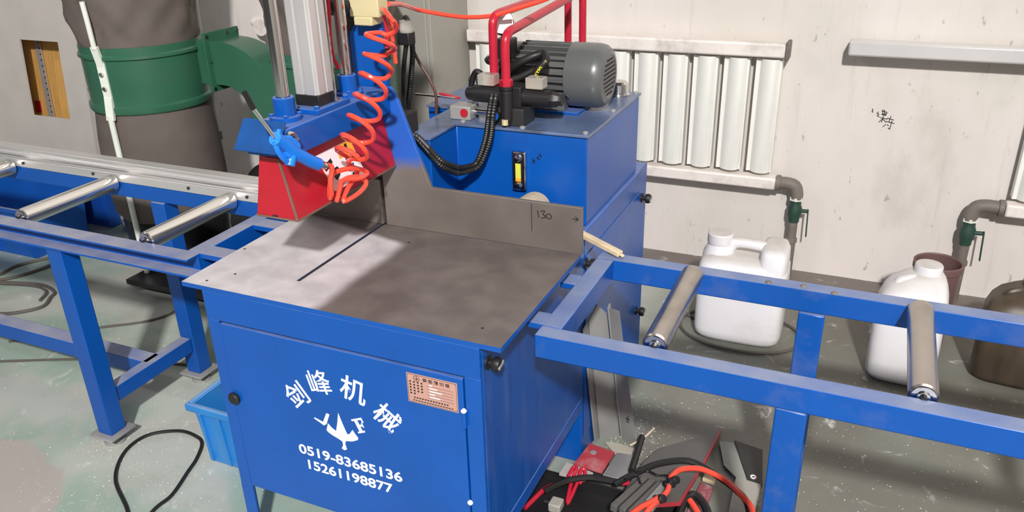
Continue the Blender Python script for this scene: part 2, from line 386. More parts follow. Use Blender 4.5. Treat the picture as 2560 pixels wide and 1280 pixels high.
# ------------------------------------------------------------------ setting
struct(MB().box((-6, -6, -.1), (6, 2.35, 0)).build('floor', floor_mat(), smooth=False))
WALL = struct(MB().box((-6, 2.33, -.1), (6, 2.5, 5)).build('wall_back', wall_mat(), smooth=False))
struct(MB().box((3.5, -6, -.1), (3.65, 2.33, 5)).build('wall_right', bpy.data.materials['stained_white_plaster'], smooth=False))
mb = MB()   # black pen scribble on the plaster
for pl in ([(1.474,.777),(1.478,.770),(1.474,.764),(1.480,.762)], [(1.500,.766),(1.494,.758),(1.503,.756),(1.497,.748),(1.506,.745)],
           [(1.514,.776),(1.517,.757)], [(1.511,.770),(1.532,.766),(1.528,.752),(1.512,.756),(1.530,.760)], [(1.520,.776),(1.526,.752)],
           [(1.508,.742),(1.538,.738)], [(1.521,.750),(1.517,.722)], [(1.520,.738),(1.506,.722)], [(1.521,.737),(1.534,.724)],
           [(1.536,.742),(1.562,.736)], [(1.549,.752),(1.545,.728)], [(1.534,.728),(1.567,.722)], [(1.556,.732),(1.552,.696),(1.545,.702)], [(1.540,.716),(1.546,.710)], [(1.524,.704),(1.536,.716)]):
    mb.ribbon([(x, 2.3294, z) for x, z in pl], .0028, (0, -1, 0), .0008)
mb.build('marker_scribble', INK, WALL, smooth=False)['label'] = 'black handwritten scribble on the plaster'

# ------------------------------------------------------------------ radiators
def radiator(name, label, x0, x1, fin_x, zt, hdr_mat, vx, pipe_to, zl, handle_dx, lowx0=None):
    t = thing(name, label, 'radiator', (x0, 2.25, 0), 'radiators on the back wall')
    yc = 2.262
    MB().box((x0, 2.225, zt-.058), (x1, 2.30, zt)).build('top_header', hdr_mat, t, .008)
    MB().box((x0 if lowx0 is None else lowx0, 2.228, zl-.052), (x1+.02, 2.296, zl)).build('bottom_header', RADP, t, .008)
    first = None
    for fx in fin_x:
        if first is None:
            pr = [(0, .0), (.008, .004), (.018, .004), (.028, -.012), (.05, -.024), (.075, -.024), (.092, -.012), (.099, .002), (.106, .004), (.106, .05), (0, .05)]
            first = MB().prism([(fx+a, yc+b, zl+.015) for a, b in pr], (0, 0, zt-.072-zl-.012)).build('fin', RAD, t, .002, ang=.9); f0 = fx
        else: share(first, 'fin', t, (fx-f0, 0, 0))
    for fx in fin_x:
        MB().box((fx+.02, 2.27, zt-.08), (fx+.09, 2.295, zt-.05)).build('nipple', RADP, t)
    return t
fins = [.607-.131*k for k in range(8)][::-1] + [.738, .869, 1.001]
t = radiator('column_radiator', 'long white column radiator on the wall behind the grey motor', -.34, 1.116, fins, 1.038, RADP, 0, 0, .462, 0)
MB().box((1.116, 2.222, .972), (1.132, 2.303, 1.046)).build('end_cap', IRON, t, .004)
def valve_run(t, xe, zc, xv, sx, label_h):
    # threaded elbow out of the header, then ball valve and drop pipe
    y = 2.262
    MB().cyl((xe, y, zc), (xe+sx*.018, y, zc), .034, 16).build('coupling', IRON, t)
    MB().tube([(xe+sx*.01, y, zc), (xv-sx*.045, y, zc+.002), (xv-sx*.012, y, zc-.008), (xv, y, zc-.04), (xv, y, zc-.062)], .027, 14, 5).build('elbow', IRON, t)
    MB().cyl((xv, y, zc-.055), (xv, y, zc-.07), .029, 6).build('nut', CREAMP, t)
    v = MB().lathe([(.018, 0), (.024, .004), (.024, .02), (.03, .035), (.03, .07), (.024, .085), (.024, .1), (.018, .104)], (xv, y, zc-.175), n=12).build('ball_valve', GREENV, t)
    hd = MB().cyl((xv+.02, y-.01, zc-.115), (xv+.058, y-.012, zc-.112), .009, 10)
    hd.beam((xv+.056, y-.02, zc-.100), (xv+.056+.006, y-.03, zc-.225), .012, .006, (1, 0, 0)); hd.build('handle', GREENV, v, .002)
    MB().lathe([(.021, 0), (.021, .165), (.026, .168), (.026, .185), (.02, .188), (.02, max(.2, zc-.17))], (xv, y, .0), n=14).build('drop_pipe', IRON, t)
valve_run(t, 1.136, .437, 1.228, 1, '')
fins2 = [2.03+.131*k for k in range(5)]
t = radiator('column_radiator', 'second white radiator with silver top header at the right', 1.353, 2.75, fins2, 1.062, mat('silver_header', (206, 204, 202), .3, .15, var=.04, k=1.1), 0, 0, .458, 0, 2.015)
valve_run(t, 2.012, .432, 1.905, -1, '')

# small white gate valve on the wall, behind the guide rod
t = thing('wall_valve', 'small white pipe valve fixed to the wall beside the green duct', 'valve', (-1.6, 2.3, 1.0))
MB().cyl((-1.66, 2.30, 1.012), (-1.50, 2.30, 1.012), .03, 14).build('body', RADP, t)
MB().cyl((-1.60, 2.30, .99), (-1.60, 2.26, .99), .045, 14).build('flange', RADP, t)
MB().cyl((-1.69, 2.30, 1.012), (-1.66, 2.30, 1.012), .008, 8).build('stem', RADP, t)
MB().beam((-1.61, 2.27, .97), (-1.56, 2.27, .89), .015, .01, (0, 1, 0)).build('lever', IRON, t)
MB().cyl((-1.60, 2.30, 1.012), (-1.60, 2.335, 1.012), .02, 10).build('wall_stub', RADP, t)

# ------------------------------------------------------------------ grey leaning panel, board behind it
t = thing('sheet_panel', 'pale grey sheet panel with a rectangular cutout leaning at the far left', 'panel', (-2.8, 1.99, 0))
mb = MB()
X0, X1, Z1 = -1.6, 0, 1.75
wx0, wx1, wz0, wz1 = -.495, -.165, .43, .885
for a, c in (((X0, 0, 0), (wx0, .012, Z1)), ((wx1, 0, 0), (X1, .012, Z1)), ((wx0, 0, 0), (wx1, .012, wz0)), ((wx0, 0, wz1), (wx1, .012, Z1))): mb.box(a, c)
p = mb.build('panel_sheet', GREYP, t, base=(0, 0, 0), smooth=False, dbl=True)
MB().box((0, .0, 0), (.012, .05, Z1)).build('folded_edge', GREYP, t, base=(0, 0, 0))
mb = MB()
for z in (.62, .68, .74, .8): mb.cyl((.012, .02, z), (.028, .02, z), .012, 10)
mb.build('hinge', IRON, t, base=(0, 0, 0))
t.rotation_euler.x = -.1
t = thing('plywood_board', 'yellow plywood board seen through the cutout of the grey panel', 'board', (-3.05, 2.13, 0))
MB().box((-.43, 0, 0), (.24, .015, 1.0)).build('board', PLY, t, base=(0, 0, 0), bevel=.001)
s_ = MB().beam((-.29, -.012, .90), (-.255, -.012, .36), .05, .006, (0, -1, 0)).build('perforated_strip', ALU, t, base=(0, 0, 0)); s_['label'] = 'silver perforated strip'
mb = MB()
for k in range(14): 
    a = .04+k*.066; mb.cyl((-.29+.035*a+.012, -.0155, .90-.54*a), (-.29+.035*a+.012, -.0145, .90-.54*a), .006, 8)
mb.build('strip_hole', DARK, s_, base=(0, 0, 0))
MB().box((-.41, -.004, .40), (-.355, .0, .475)).build('red_tag', RED, t, base=(0, 0, 0), bevel=.001)
t.rotation_euler.x = -.12

# ------------------------------------------------------------------ tall grey control cabinet behind the saw
t = thing('control_cabinet', 'tall plain grey control cabinet behind the saw, left of the radiator', 'cabinet', (-.58, 1.95, 0))
MB().box((-.86, 1.92, .06), (-.355, 2.28, 1.95)).build('body', GREYC, t, .004)
MB().box((-.845, 1.905, .10), (-.37, 1.92, 1.93)).build('door', GREYC, t, .004)
MB().box((-.84, 1.94, 0), (-.375, 2.27, .06)).build('plinth', DARK, t)

# ------------------------------------------------------------------ dust collector
DX, DY, DR = -1.525, 1.39, .256
t = thing('dust_collector', 'green and grey twin bag dust collector behind the left conveyor', 'dust collector', (-1.2, 1.4, 0))
MB().box((-1.53, 1.03, .035), (-.45, 1.62, .06)).build('base_plate', BLACKM, t, .003)
for x, y in ((-1.45, 1.1), (-.55, 1.1), (-1.45, 1.55), (-.55, 1.55)): MB().cyl((x-.012, y, .02), (x+.012, y, .02), .02, 12).build('caster', BLACK, t)
def drum(cx, cy, tall=True):
    DZ = -.04
    r = MB().lathe([(DR-.012, .835), (DR, .84), (DR+.004, .85), (DR+.004, .868), (DR-.006, .876), (DR-.006, 1.065), (DR+.004, 1.072), (DR+.003, 1.083), (DR-.004, 1.09), (DR-.004, 1.118), (DR-.012, 1.12)], (cx, cy, DZ), n=48).build('collar_ring', GREEN, t)
    MB().rings([(.33, .235, .235, 2), (.36, .255, .255, 2), (.5, .266, .266, 2), (.7, .258, .258, 2), (.845, .244, .244, 2)], (cx, cy, DZ), 40, lambda i, a: .012*math.sin(3*a+i)).build('lower_bag', BAG, t)
    MB().lathe([(.2, .06), (.23, .07), (.235, .28), (.225, .30)], (cx, cy, 0), n=32).build('bag_base', BLACKM, t)
    ph = rng.random(6)*6
    lv = []
    for q in range(26):
        z = 1.10+.03*q if q < 16 else 1.55+.045*(q-15); a = min(1, max(0, (z-1.115)/.09)); lv.append((z, .247+.012*a+.012*min(1, max(0, z-1.2)/.3), .247+.012*a+.012*min(1, max(0, z-1.2)/.3), 2))
    lv = lv if tall else lv[:9]
    def fold(i, a):
        z = lv[i][0]; g = min(1, max(0, (z-1.12)/.06))
        return g*(.030*math.sin(3*a+ph[0]+z*9)+.026*math.sin(6*a-ph[1]+z*21)+.018*math.sin(11*a+ph[2]-z*34)+.012*math.sin(17*a+ph[3]+z*50)-.02)
    MB().rings(lv, (cx, cy, DZ), 96, fold).build('upper_bag', BAG, t, ang=1.5)
drum(DX, DY); drum(-.58, 1.50, False)
# Y-shaped duct between the two collars
fy0, fy1 = 1.47, 1.63
def arc(cx, cz, r, a0, a1, n=10): return [(cx+r*math.cos(a0+(a1-a0)*k/n), cz+r*math.sin(a0+(a1-a0)*k/n)) for k in range(n+1)]
XC = -.945
L_ = [(-1.30, .878), (-1.165, .878)] + arc(-1.165, .745, .133, math.pi/2, .06, 8)[1:]
U_ = [(-1.30, 1.066), (-1.165, 1.068)] + arc(-1.165, .755, .313, math.pi/2, .62, 8)[1:]
left = [(x, z) for x, z in U_ if x < XC-.005]
zv = .972
poly = left + [(XC, zv)] + [(2*XC-x, z) for x, z in left[::-1]]
lo_ = [(x, z) for x, z in L_]
poly += [(2*XC-x, z) for x, z in lo_] + [(2*XC-lo_[-1][0], .32), (lo_[-1][0], .32)] + lo_[::-1]
MB().prism([(x, fy0, z) for x, z in poly], (0, fy1-fy0, 0)).build('duct', GREEN, t, .002)
for sx in (-1, 1):
    x = XC+sx*.268
    fl = MB().box((x-.006, fy0-.03, .85), (x+.006, fy1+.03, 1.105)).build('duct_flange', GREEN, t, .001)
    for (yy, zz) in ((fy0-.017, 1.09), (fy0-.017, .985), (fy0-.017, .865), (fy1-.05, 1.09), (fy1+.017, 1.09)):
        MB().cyl((x-.012, yy, zz), (x+.013, yy, zz), .008, 6).build('bolt', CHROME, fl)
MB().lathe([(.20, 0), (.22, .02), (.22, .16), (.2, .18)], (XC, fy0-.02, .33), (0, 1, 0), 32).build('blower_housing', BLACKM, t)
MB().lathe([(.09, 0), (.1, .02), (.1, .2), (.08, .22)], (XC, fy0-.24, .33), (0, 1, 0), 24).build('blower_motor', BLACKM, t)
MB().box((XC-.12, fy0-.2, .06), (XC+.12, fy1, .14)).build('blower_stand', BLACKM, t)
# cream support legs bolted to the collar
def leg(px, py, nx, ny):
    mb = MB(); o = lambda d, z: (px+nx*d, py+ny*d, z)
    mb.tube([o(.012, .06), o(.012, .58), o(.012, .80)], .0125, 10, 1)
    mb.beam(o(.012, .78), o(-.004, .875), .036, .014, (nx, ny, 0)); mb.beam(o(-.004, .872), o(-.004, 1.02), .038, .01, (nx, ny, 0)); mb.beam(o(-.004, 1.01), o(.012, 1.09), .032, .014, (nx, ny, 0))
    mb.tube([o(.012, 1.08), o(.016, 1.2), o(.02, 1.27)], .0105, 10, 1)
    l = mb.build('support_leg', CREAMP, t)
    for z in (.915, .975): MB().cyl(o(.004, z), o(.013, z), .009, 8).build('bolt', CHROME, l)
    MB().tube([o(.012, .56), o(.012, .60)], .0165, 10, 1).build('joint_sleeve', GALV, l)
leg(-1.497, 1.135, .2, -.98); leg(DX-.25, DY-.06, -.97, -.2)
leg(DX+.10, DY+.245, .3, .95)

# ------------------------------------------------------------------ blue bins
def crate(name, label, x0, x1, y0, y1, h, m, ribs, tp=.015, wl=.004, rim=.016):
    t = thing(name, label, 'crate', ((x0+x1)/2, (y0+y1)/2, 0))
    mb = MB()
    O = [(x0+tp, y0+tp), (x1-tp, y0+tp), (x1-tp, y1-tp), (x0+tp, y1-tp)]; T = [(x0, y0), (x1, y0), (x1, y1), (x0, y1)]
    V = [(*p, 0) for p in O]+[(*p, h) for p in T]+[(p[0]+(wl if i in (0, 3) else -wl), p[1]+(wl if i < 2 else -wl), h) for i, p in enumerate(T)]+[(p[0]+(wl if i in (0, 3) else -wl), p[1]+(wl if i < 2 else -wl), .006) for i, p in enumerate(O)]
    F = [(3, 2, 1, 0)]+[(i, (i+1) % 4, 4+(i+1) % 4, 4+i) for i in range(4)]+[(4+i, 4+(i+1) % 4, 8+(i+1) % 4, 8+i) for i in range(4)]+[(8+i, 8+(i+1) % 4, 12+(i+1) % 4, 12+i) for i in range(4)]+[(12, 13, 14, 15)]
    mb.add(V, F).build('tray', m, t, .002)
    rb = MB()
    for a, c in (((x0-rim, y0-rim, h-.022), (x1+rim, y0, h+.003)), ((x0-rim, y1, h-.022), (x1+rim, y1+rim, h+.003)), ((x0-rim, y0, h-.022), (x0, y1, h+.003)), ((x1, y0, h-.022), (x1+rim, y1, h+.003))): rb.box(a, c)
    rb.build('rim', m, t, .004)
    for k in range(ribs):
        fx = x0+.03+(x1-x0-.06)*k/max(1, ribs-1)
        MB().prism([(fx-.005, y0+tp-.012, .012), (fx+.005, y0+tp-.012, .012), (fx+.005, y0+tp+.004, .012), (fx-.005, y0+tp+.004, .012)], (0, -tp*.9, h-.04)).build('rib', m, t, .001)
    return t
crate('storage_crate', 'light blue plastic crate on the floor beside the saw cabinet', -.315, .035, .215, .50, .225, BLUEC, 5)
crate('storage_crate', 'large dark blue plastic bin on the floor behind the left conveyor', -3.5, -2.2, 1.54, 1.74, .30, BLUEB, 6, .03, .008, .02)
crate('storage_crate', 'low blue plastic crate with pale rim in front of the dark blue bin', -3.3, -2.24, 1.11, 1.46, .27, BLUEB2, 5, .02, .006, .015)

t = thing('slotted_angle', 'grey slotted angle strip standing between the dark blue bin and the dust collector', 'angle strip', (-2.12, 1.56, 0))
MB().box((-2.14, 1.56, 0), (-2.09, 1.563, .40)).build('web', GALV, t); MB().box((-2.14, 1.563, 0), (-2.137, 1.60, .40)).build('flange', GALV, t)
k = MB()
for q in range(9): k.box((-2.128, 1.5592, .03+.042*q), (-2.121, 1.5602, .055+.042*q)); k.box((-2.107, 1.5592, .03+.042*q), (-2.100, 1.5602, .055+.042*q))
k.build('slot', LABELW, t, smooth=False)

# ------------------------------------------------------------------ roller conveyors
def conveyor(label, x0, x1, yf, yr, legs, rollers, endx, zt, guide=False, zb=.705, left=False, stretch=None):
    # yf / yr: front edge of the front rail, front edge of the rear rail; tube 45 x 60
    t = thing('roller_conveyor', label, 'conveyor', ((x0+x1)/2, yf+.2, 0), 'roller conveyors on both sides of the saw')
    wt = .045; BP = BLUE4 if left else BLUE2
    if left: MB().prism([(x0, yf-.008, zb), (x0, yf+wt, zb), (x0, yf+wt, zt), (x0, yf-.008, zt), (x0, yf-.008, zt-.006), (x0, yf+wt-.012, zt-.006), (x0, yf+wt-.012, zb+.007), (x0, yf-.008, zb+.007)], (x1-x0, 0, 0)).build('front_rail', BP, t, .001)
    else: MB().box((x0, yf, zb), (x1, yf+wt, zt)).build('front_rail', BP, t, .003)
    MB().box((x0, yr, zb), (x1, yr+wt, zt)).build('rear_rail', BP, t, .003)
    e0, e1 = (endx, endx+.048)
    MB().box((e0, yf+wt, zb), (e1, yr, zt)).build('end_beam', BP, t, .003)
    for lx in legs:
        MB().box((lx-.03, yf-.001, .045), (lx+.03, yf+.06, zb)).build('leg', BP, t, .004)
        MB().box((lx-.03, yr-.008, .045), (lx+.03, yr+.053, zb)).build('leg', BP, t, .004)
        MB().box((lx-.022, yf+.06, .14), (lx+.022, yr-.008, .195)).build('cross_bar', BP, t, .003)
        for yy in (yf+.03, yr+.022):
            f = MB().box((lx-.05, yy-.05, .037), (lx+.05, yy+.05, .045)).build('foot_plate', GALV, t, .001)
            MB().lathe([(.035, 0), (.035, .008), (.02, .016), (.012, .017), (.012, .037)], (lx, yy, 0), n=16).build('levelling_foot', GALV, f)
    if stretch: MB().box((stretch[0], yf+.215, .135), (stretch[1], yf+.275, .195)).build('stretcher', BP, t, .003)
    first = None; rz = zt-.0015
    for rx in rollers:
        pr = [(.024, 0), (.0275, .003), (.0275, yr-yf-wt-.016-.003), (.024, yr-yf-wt-.016)]
        r = MB().lathe(pr, (rx, yf+wt+.008, rz), (0, 1, 0), 28).build('roller', ROLLERB if left else ROLLER, t)
        MB().lathe([(.023, -.0015), (.0225, -.003), (.016, -.003), (.0155, -.0005), (.012, -.0005), (.012, -.006)], (rx, yf+wt+.008, rz), (0, 1, 0), 24).build('bearing', CHROME, r)
        MB().cyl((rx, yf+wt-.005, rz), (rx, yr+.004, rz), .007, 8).build('axle', BLACKM, r)
    return t
conR = conveyor('empty blue roller conveyor right of the saw, in front of the plastic jerrycans', .867, 3.1, .134, .56, (1.408, 2.7), (1.121, 1.633, 2.145, 2.657), .867, .763)
for yy in (.182, .392): MB().box((.83, yy, .748), (.869, yy+.055, .763)).build('joining_tab', BLUE2, conR, .002)
mb = MB()
for k, (x, y) in enumerate(((1.30, .57), (1.38, .58), (1.45, .566))): mb.lathe([(.008, 0), (.006, .004), (.001, .005)], (x, y, .763), n=8)
mb.build('weld_spot', IRON, conR)
conL = conveyor('blue roller conveyor with an aluminium guide strip, left of the saw', -3.2, -.137, .158, .565, (-.676, -2.2), (-.345, -.855, -1.365, -1.875), -.185, .768, zb=.714, left=True, stretch=(-2.2, -.676))
for yy in (.198, .413): MB().box((-.14, yy, .752), (-.002, yy+.055, .768)).build('joining_tab', BLUE4, conL, .002)
g = MB()   # aluminium guide profile standing on the rear rail
g.prism([(-3.2, .562, .768), (-3.2, .562, .797), (-3.2, .574, .799), (-3.2, .574, .811), (-3.2, .557, .814), (-3.2, .557, .822), (-3.2, .562, .826), (-3.2, .562, .832), (-3.2, .557, .836), (-3.2, .559, .842), (-3.2, .60, .842), (-3.2, .60, .83), (-3.2, .582, .828), (-3.2, .582, .768)], (3.04, 0, 0))
g = g.build('guide_strip', ALU, conL, .0015)
for x in (-1.3, -.95, -.52, -.28): MB().cyl((x, .5605, .785), (x, .557, .785), .005, 10).build('screw', DARK, g)

# ------------------------------------------------------------------ the saw
saw = thing('cutting_saw', 'blue upstroke cutting saw with steel table, red guard and white lettering', 'saw', (.43, .33, 0))
mb = MB()
mb.box((.064, .012, .21), (.796, .66, .784)); 
body = mb.build('cabinet_body', BLUE, saw, .003)
for a, c in (((.06, 0, .71), (.80, .012, .787)), ((.06, 0, .207), (.0955, .012, .71)), ((.7615, 0, .207), (.80, .012, .71)), ((.0955, 0, .207), (.7615, .012, .219))):
    MB().box(a, c).build('front_frame', BLUE, saw, .0015)
for x in (.06, .762):
    mb = MB().box((x, 0, 0), (x+.038, .005, .207)); mb.box((x if x < .1 else x+.033, .005, 0), ((x if x < .1 else x+.033)+.005, .04, .21)); mb.build('corner_leg', BLUE, saw)
MB().box((.06, .66, 0.0), (.80, 1.31, .785)).build('rear_base', BLUE, saw, .004)
d = MB().box((.0985, -.003, .222), (.7585, .009, .7045)).build('front_door', BLUE, saw, .002)
MB().lathe([(.015, 0), (.017, .003), (.017, .008), (.012, .012)], (.104, -.003, .492), (0, -1, 0), 20).build('door_lock', BLACK, d)
for z0, z1 in ((.583, .624),):
    h = MB().cyl((.7595, -.006, z0), (.7595, -.006, z1), .0055, 12).build('hinge', BLUE, saw)
    MB().lathe([(.006, 0), (.007, .003), (.004, .007)], (.7595, -.006, z1), n=10).build('hinge_pin', LABELW, h)
MB().lathe([(.007, 0), (.006, .004), (.001, .006)], (.76, -.001, .372), (0, -1, 0), 10).build('weld_spot', LABELW, saw)
# lettering
T_ = MB()
u, v = (1, 0, 0), (0, 0, 1)
for ch, x, z, a, sz in (('剑', .3025, .5515, 36, .066), ('峰', .377, .6045, 14, .066), ('机', .472, .607, -11, .068), ('械', .558, .554, -38, .066)):
    k = text_mb(ch, sz, (x, -.0032, z), u, v, .0006, .004 if ch == '峰' else .011, None, True, math.radians(a)); k.build('lettering', WHITE, d, smooth=False)
for s_, x0, x1, z in (('0519-83685136', .284, .582, .388), ('15261198877', .3056, .5522, .3445)):
    text_mb(s_, .0292, ((x0+x1)/2, -.0032, z), u, v, .0006, .02, x1-x0).build('lettering', WHITE, d, smooth=False)
EMB = [(0.4205,0.5297),(0.4258,0.5114),(0.4329,0.4894),(0.4389,0.4732),(0.446,0.4758),(0.4556,0.4906),(0.462,0.4804),(0.4698,0.4705),(0.4674,0.4646),(0.4512,0.4558),(0.432,0.4517),(0.429,0.4414),(0.4322,0.4272),(0.4247,0.4221),(0.4169,0.4255),(0.4224,0.436),(0.4219,0.4474),(0.4116,0.4522),(0.3953,0.458),(0.384,0.4636),(0.3789,0.4692),(0.3861,0.4903),(0.395,0.4806),(0.407,0.4736),(0.4138,0.4979)]
JJ = [(0.3852,0.5193),(0.3942,0.5183),(0.3816,0.4873),(0.3737,0.481),(0.3453,0.4948),(0.3484,0.4974),(0.3717,0.4905)]
fu, fv, fo = Vector((.9135, 0, .4067)), Vector((-.4067, 0, .9135)), Vector((.4715, -.0032, .4848)); k = MB()
k.prism([fo+fu*a_+fv*b_ for a_, b_ in ((.001, 0), (.0225, 0), (.0225, .0045), (.0165, .0045), (.0165, .0165), (.0235, .0165), (.0235, .0125), (.0265, .0125), (.0265, .0255), (.0235, .0255), (.0235, .0215), (.0165, .0215), (.0165, .034), (.0275, .034), (.0275, .025), (.032, .025), (.032, .039), (0, .039), (0, .034), (.007, .034), (.007, .0045), (.001, .0045))], (0, -.0006, 0))
k.build('emblem', WHITE, d, smooth=False)
for pl in (EMB, JJ): MB().prism([(x, -.0032, z) for x, z in pl], (0, -.0006, 0)).build('emblem', WHITE, d, smooth=False)
# name plate
n_ = MB().box((.6205, -.0042, .6155), (.7455, -.003, .6915)).build('name_plate', PLATE, d, .0004)
k = MB()
for a, c in (((.6225, -.0046, .6175), (.7435, -.0042, .6182)), ((.6225, -.0046, .6888), (.7435, -.0042, .6895)), ((.6225, -.0046, .6175), (.6232, -.0042, .6895)), ((.7428, -.0046, .6175), (.7435, -.0042, .6895))): k.box(a, c)
k.build('plate_border', INK, n_, smooth=False)
text_mb('铜 铝 精 切 锯', .0095, (.694, -.0043, .6805), u, v, .0003, .012, .066).build('plate_title', INK, n_, smooth=False)
k = MB(); k.tube([(.646+.0075*math.cos(a), -.0044, .6805+.0065*math.sin(a)) for a in np.linspace(0, 2*math.pi, 13)[:-1]], .0006, 4, 1, True); k.box((.6415, -.0046, .679), (.6505, -.0042, .6805)); k.box((.6455, -.0046, .676), (.6468, -.0042, .685)); k.build('plate_logo', INK, n_, smooth=False)
k = MB(); k2 = MB()
for r_ in range(5):
    z = .6685-.0075*r_
    for c_ in range(4 if r_ < 4 else 2): k.box((.6275+.0095*c_, -.0046, z), (.6275+.0095*c_+.004, -.0042, z+.0038))
    k.box((.672, -.0045, z-.0012), (.736, -.0042, z-.0007))
    k2.box((.676, -.0046, z), (.676+.008+.006*((r_*7) % 5), -.0042, z+.0028))
for c_ in range(13): k.box((.636+.0068*c_, -.0046, .6285), (.636+.0068*c_+.0042, -.0042, .6315))
for c_ in range(15): k.box((.633+.0068*c_, -.0046, .6218), (.633+.0068*c_+.005, -.0042, .6238))
k.build('plate_print', INK, n_, smooth=False); k2.build('plate_engraving', LABELW, n_, smooth=False)
for x, z in ((.6245, .6875), (.7415, .6875), (.6245, .6195), (.7415, .6195)): MB().lathe([(.0022, 0), (.0018, .001), (.0004, .0014)], (x, -.0042, z), (0, -1, 0), 8).build('plate_rivet', CHROME, n_)
# right-hand side panels, flange and knobs
MB().box((.80, .0, .207), (.8035, .655, .25)).build('side_flange', BLUE, saw, .001)
MB().box((.796, .012, .25), (.8015, .652, .784)).build('side_panel', mat('streaked_blue', (10, 74, 152), .3, var=.08, dirt=(92, 116, 168), dirtamt=.5, dscale=2.2, stretch=(5, 5, .8)), saw, .001)
sd = MB().box((.80, .672, .09), (.8025, 1.225, .71)).build('side_door', BLUE, saw, .001)
def knob(x, y, z, par):
    k = MB().lathe([(.016, 0), (.016, .004), (.008, .005), (.008, .012), (.015, .014), (.017, .022), (.014, .03), (.005, .032)], (x, y, z), (1, 0, 0), 14).build('knob', BLACK, par)
    MB().beam((x+.03, y-.012, z-.004), (x+.03, y+.012, z+.004), .008, .006, (1, 0, 0)).build('knob_grip', GALV, k, .001)
knob(.8025, 1.245, .68, saw); knob(.8025, 1.235, .252, saw); knob(.803, .665, .69, saw); knob(.8015, .035, .735, saw)
# table plate with its blade slot, and pillars
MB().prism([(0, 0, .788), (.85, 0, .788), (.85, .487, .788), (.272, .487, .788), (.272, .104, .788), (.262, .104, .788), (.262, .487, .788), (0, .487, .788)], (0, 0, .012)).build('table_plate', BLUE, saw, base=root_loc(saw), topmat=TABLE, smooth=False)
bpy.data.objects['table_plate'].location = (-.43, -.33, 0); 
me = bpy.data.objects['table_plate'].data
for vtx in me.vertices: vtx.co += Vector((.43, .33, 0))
MB().box((.262, .104, .74), (.272, .4868, .7988)).build('slot_well', DARK, saw)
for x, y in ((.056, .026), (.096, .08), (.014, .21), (.40, .40), (.78, .06)): MB().lathe([(.0035, 0), (.0035, .0006)], (x, y, .7998), n=10).build('screw_hole', DARK, saw)
# fence and blue gusset
fm = MB().prism([(.279, .487, .80), (.852, .487, .80), (.852, .487, .925), (.428, .487, .927), (.341, .487, 1.17), (.327, .487, 1.188), (.279, .487, 1.188)], (0, .012, 0)).build('fence', FENCE, saw, .001)
fm.location = (-.43, -.33, 0)
for vtx in fm.data.vertices: vtx.co += Vector((.43, .33, 0))
f2 = MB().box((.0, .487, .80), (.268, .499, .93)).build('fence', FENCE, saw, .001)
f2.location = (-.43, -.33, 0)
for vtx in f2.data.vertices: vtx.co += Vector((.43, .33, 0))
MB().box((.20, .4995, .786), (.335, .60, 1.10)).build('blade_housing', DARK, saw)
k = MB(); yy = .4866
k.ribbon([(.717, yy, .922), (.717, yy, .845)], .0014, (0, -1, 0))
k.ribbon([(.7335, yy, .9045), (.7368, yy, .885)], .002, (0, -1, 0))
k.ribbon([(.7415, yy, .9015), (.7475, yy, .9055), (.7535, yy, .9045), (.7475, yy, .8955), (.7555, yy, .8915), (.7525, yy, .8865), (.7435, yy, .8845)], .002, (0, -1, 0))
k.ribbon([(.764+.0072*math.cos(a), yy, .892+.0066*math.sin(a)) for a in np.linspace(0, 6.28, 11)], .002, (0, -1, 0))
k.ribbon([(.827, yy, .8947), (.8427, yy, .8946)], .0016, (0, -1, 0)); k.ribbon([(.8345, yy, .901), (.8427, yy, .8946), (.8345, yy, .8884)], .0016, (0, -1, 0))
k.build('marker_note', INK, fm, base=(0, 0, 0), smooth=False)['label'] = 'black handwritten 130 with an arrow'
# press beam, red guard, visor
MB().box((.211, .067, 1.122), (.325, .487, 1.186)).build('press_beam', BLUE, saw, .003)
GX = lambda z: (.209+(.243-.209)*(z-.977)/.145, .325-(.325-.296)*(z-.977)/.145)
g = MB()
a0, a1 = GX(.977); b0, b1 = GX(1.122)
g.prism([(a0, .067, .977), (a1, .067, .977), (b1, .067, 1.122), (b0, .067, 1.122)], (0, .42, 0)); gd = g.build('blade_guard', RED, saw, .0015)
k = MB()
for p, q in (((a0, .066, .978), (a1, .066, .978)), ((a1, .067, .978), (a1, .487, .978)), ((a1, .0665, .977), (b1, .0665, 1.12))): k.beam(p, q, .0045, .004)
k.build('guard_edge', mat('bare_worn_edge', (120, 92, 80), .6, var=.3, k=1), gd)
MB().box((.256, .0655, .977), (.270, .068, .984)).build('guard_notch', DARK, gd)
MB().prism([(.213, .0735, 1.2025), (.213, .0275, 1.143), (.213, .0245, 1.145), (.213, .0705, 1.2045)], (.114, 0, 0)).build('visor_plate', mat('scuffed_blue', (18, 74, 140), .55, var=.15, scale=14, dirt=(14, 40, 84), dirtamt=.7, dscale=16, spec=.25, k=1), saw, .0008)
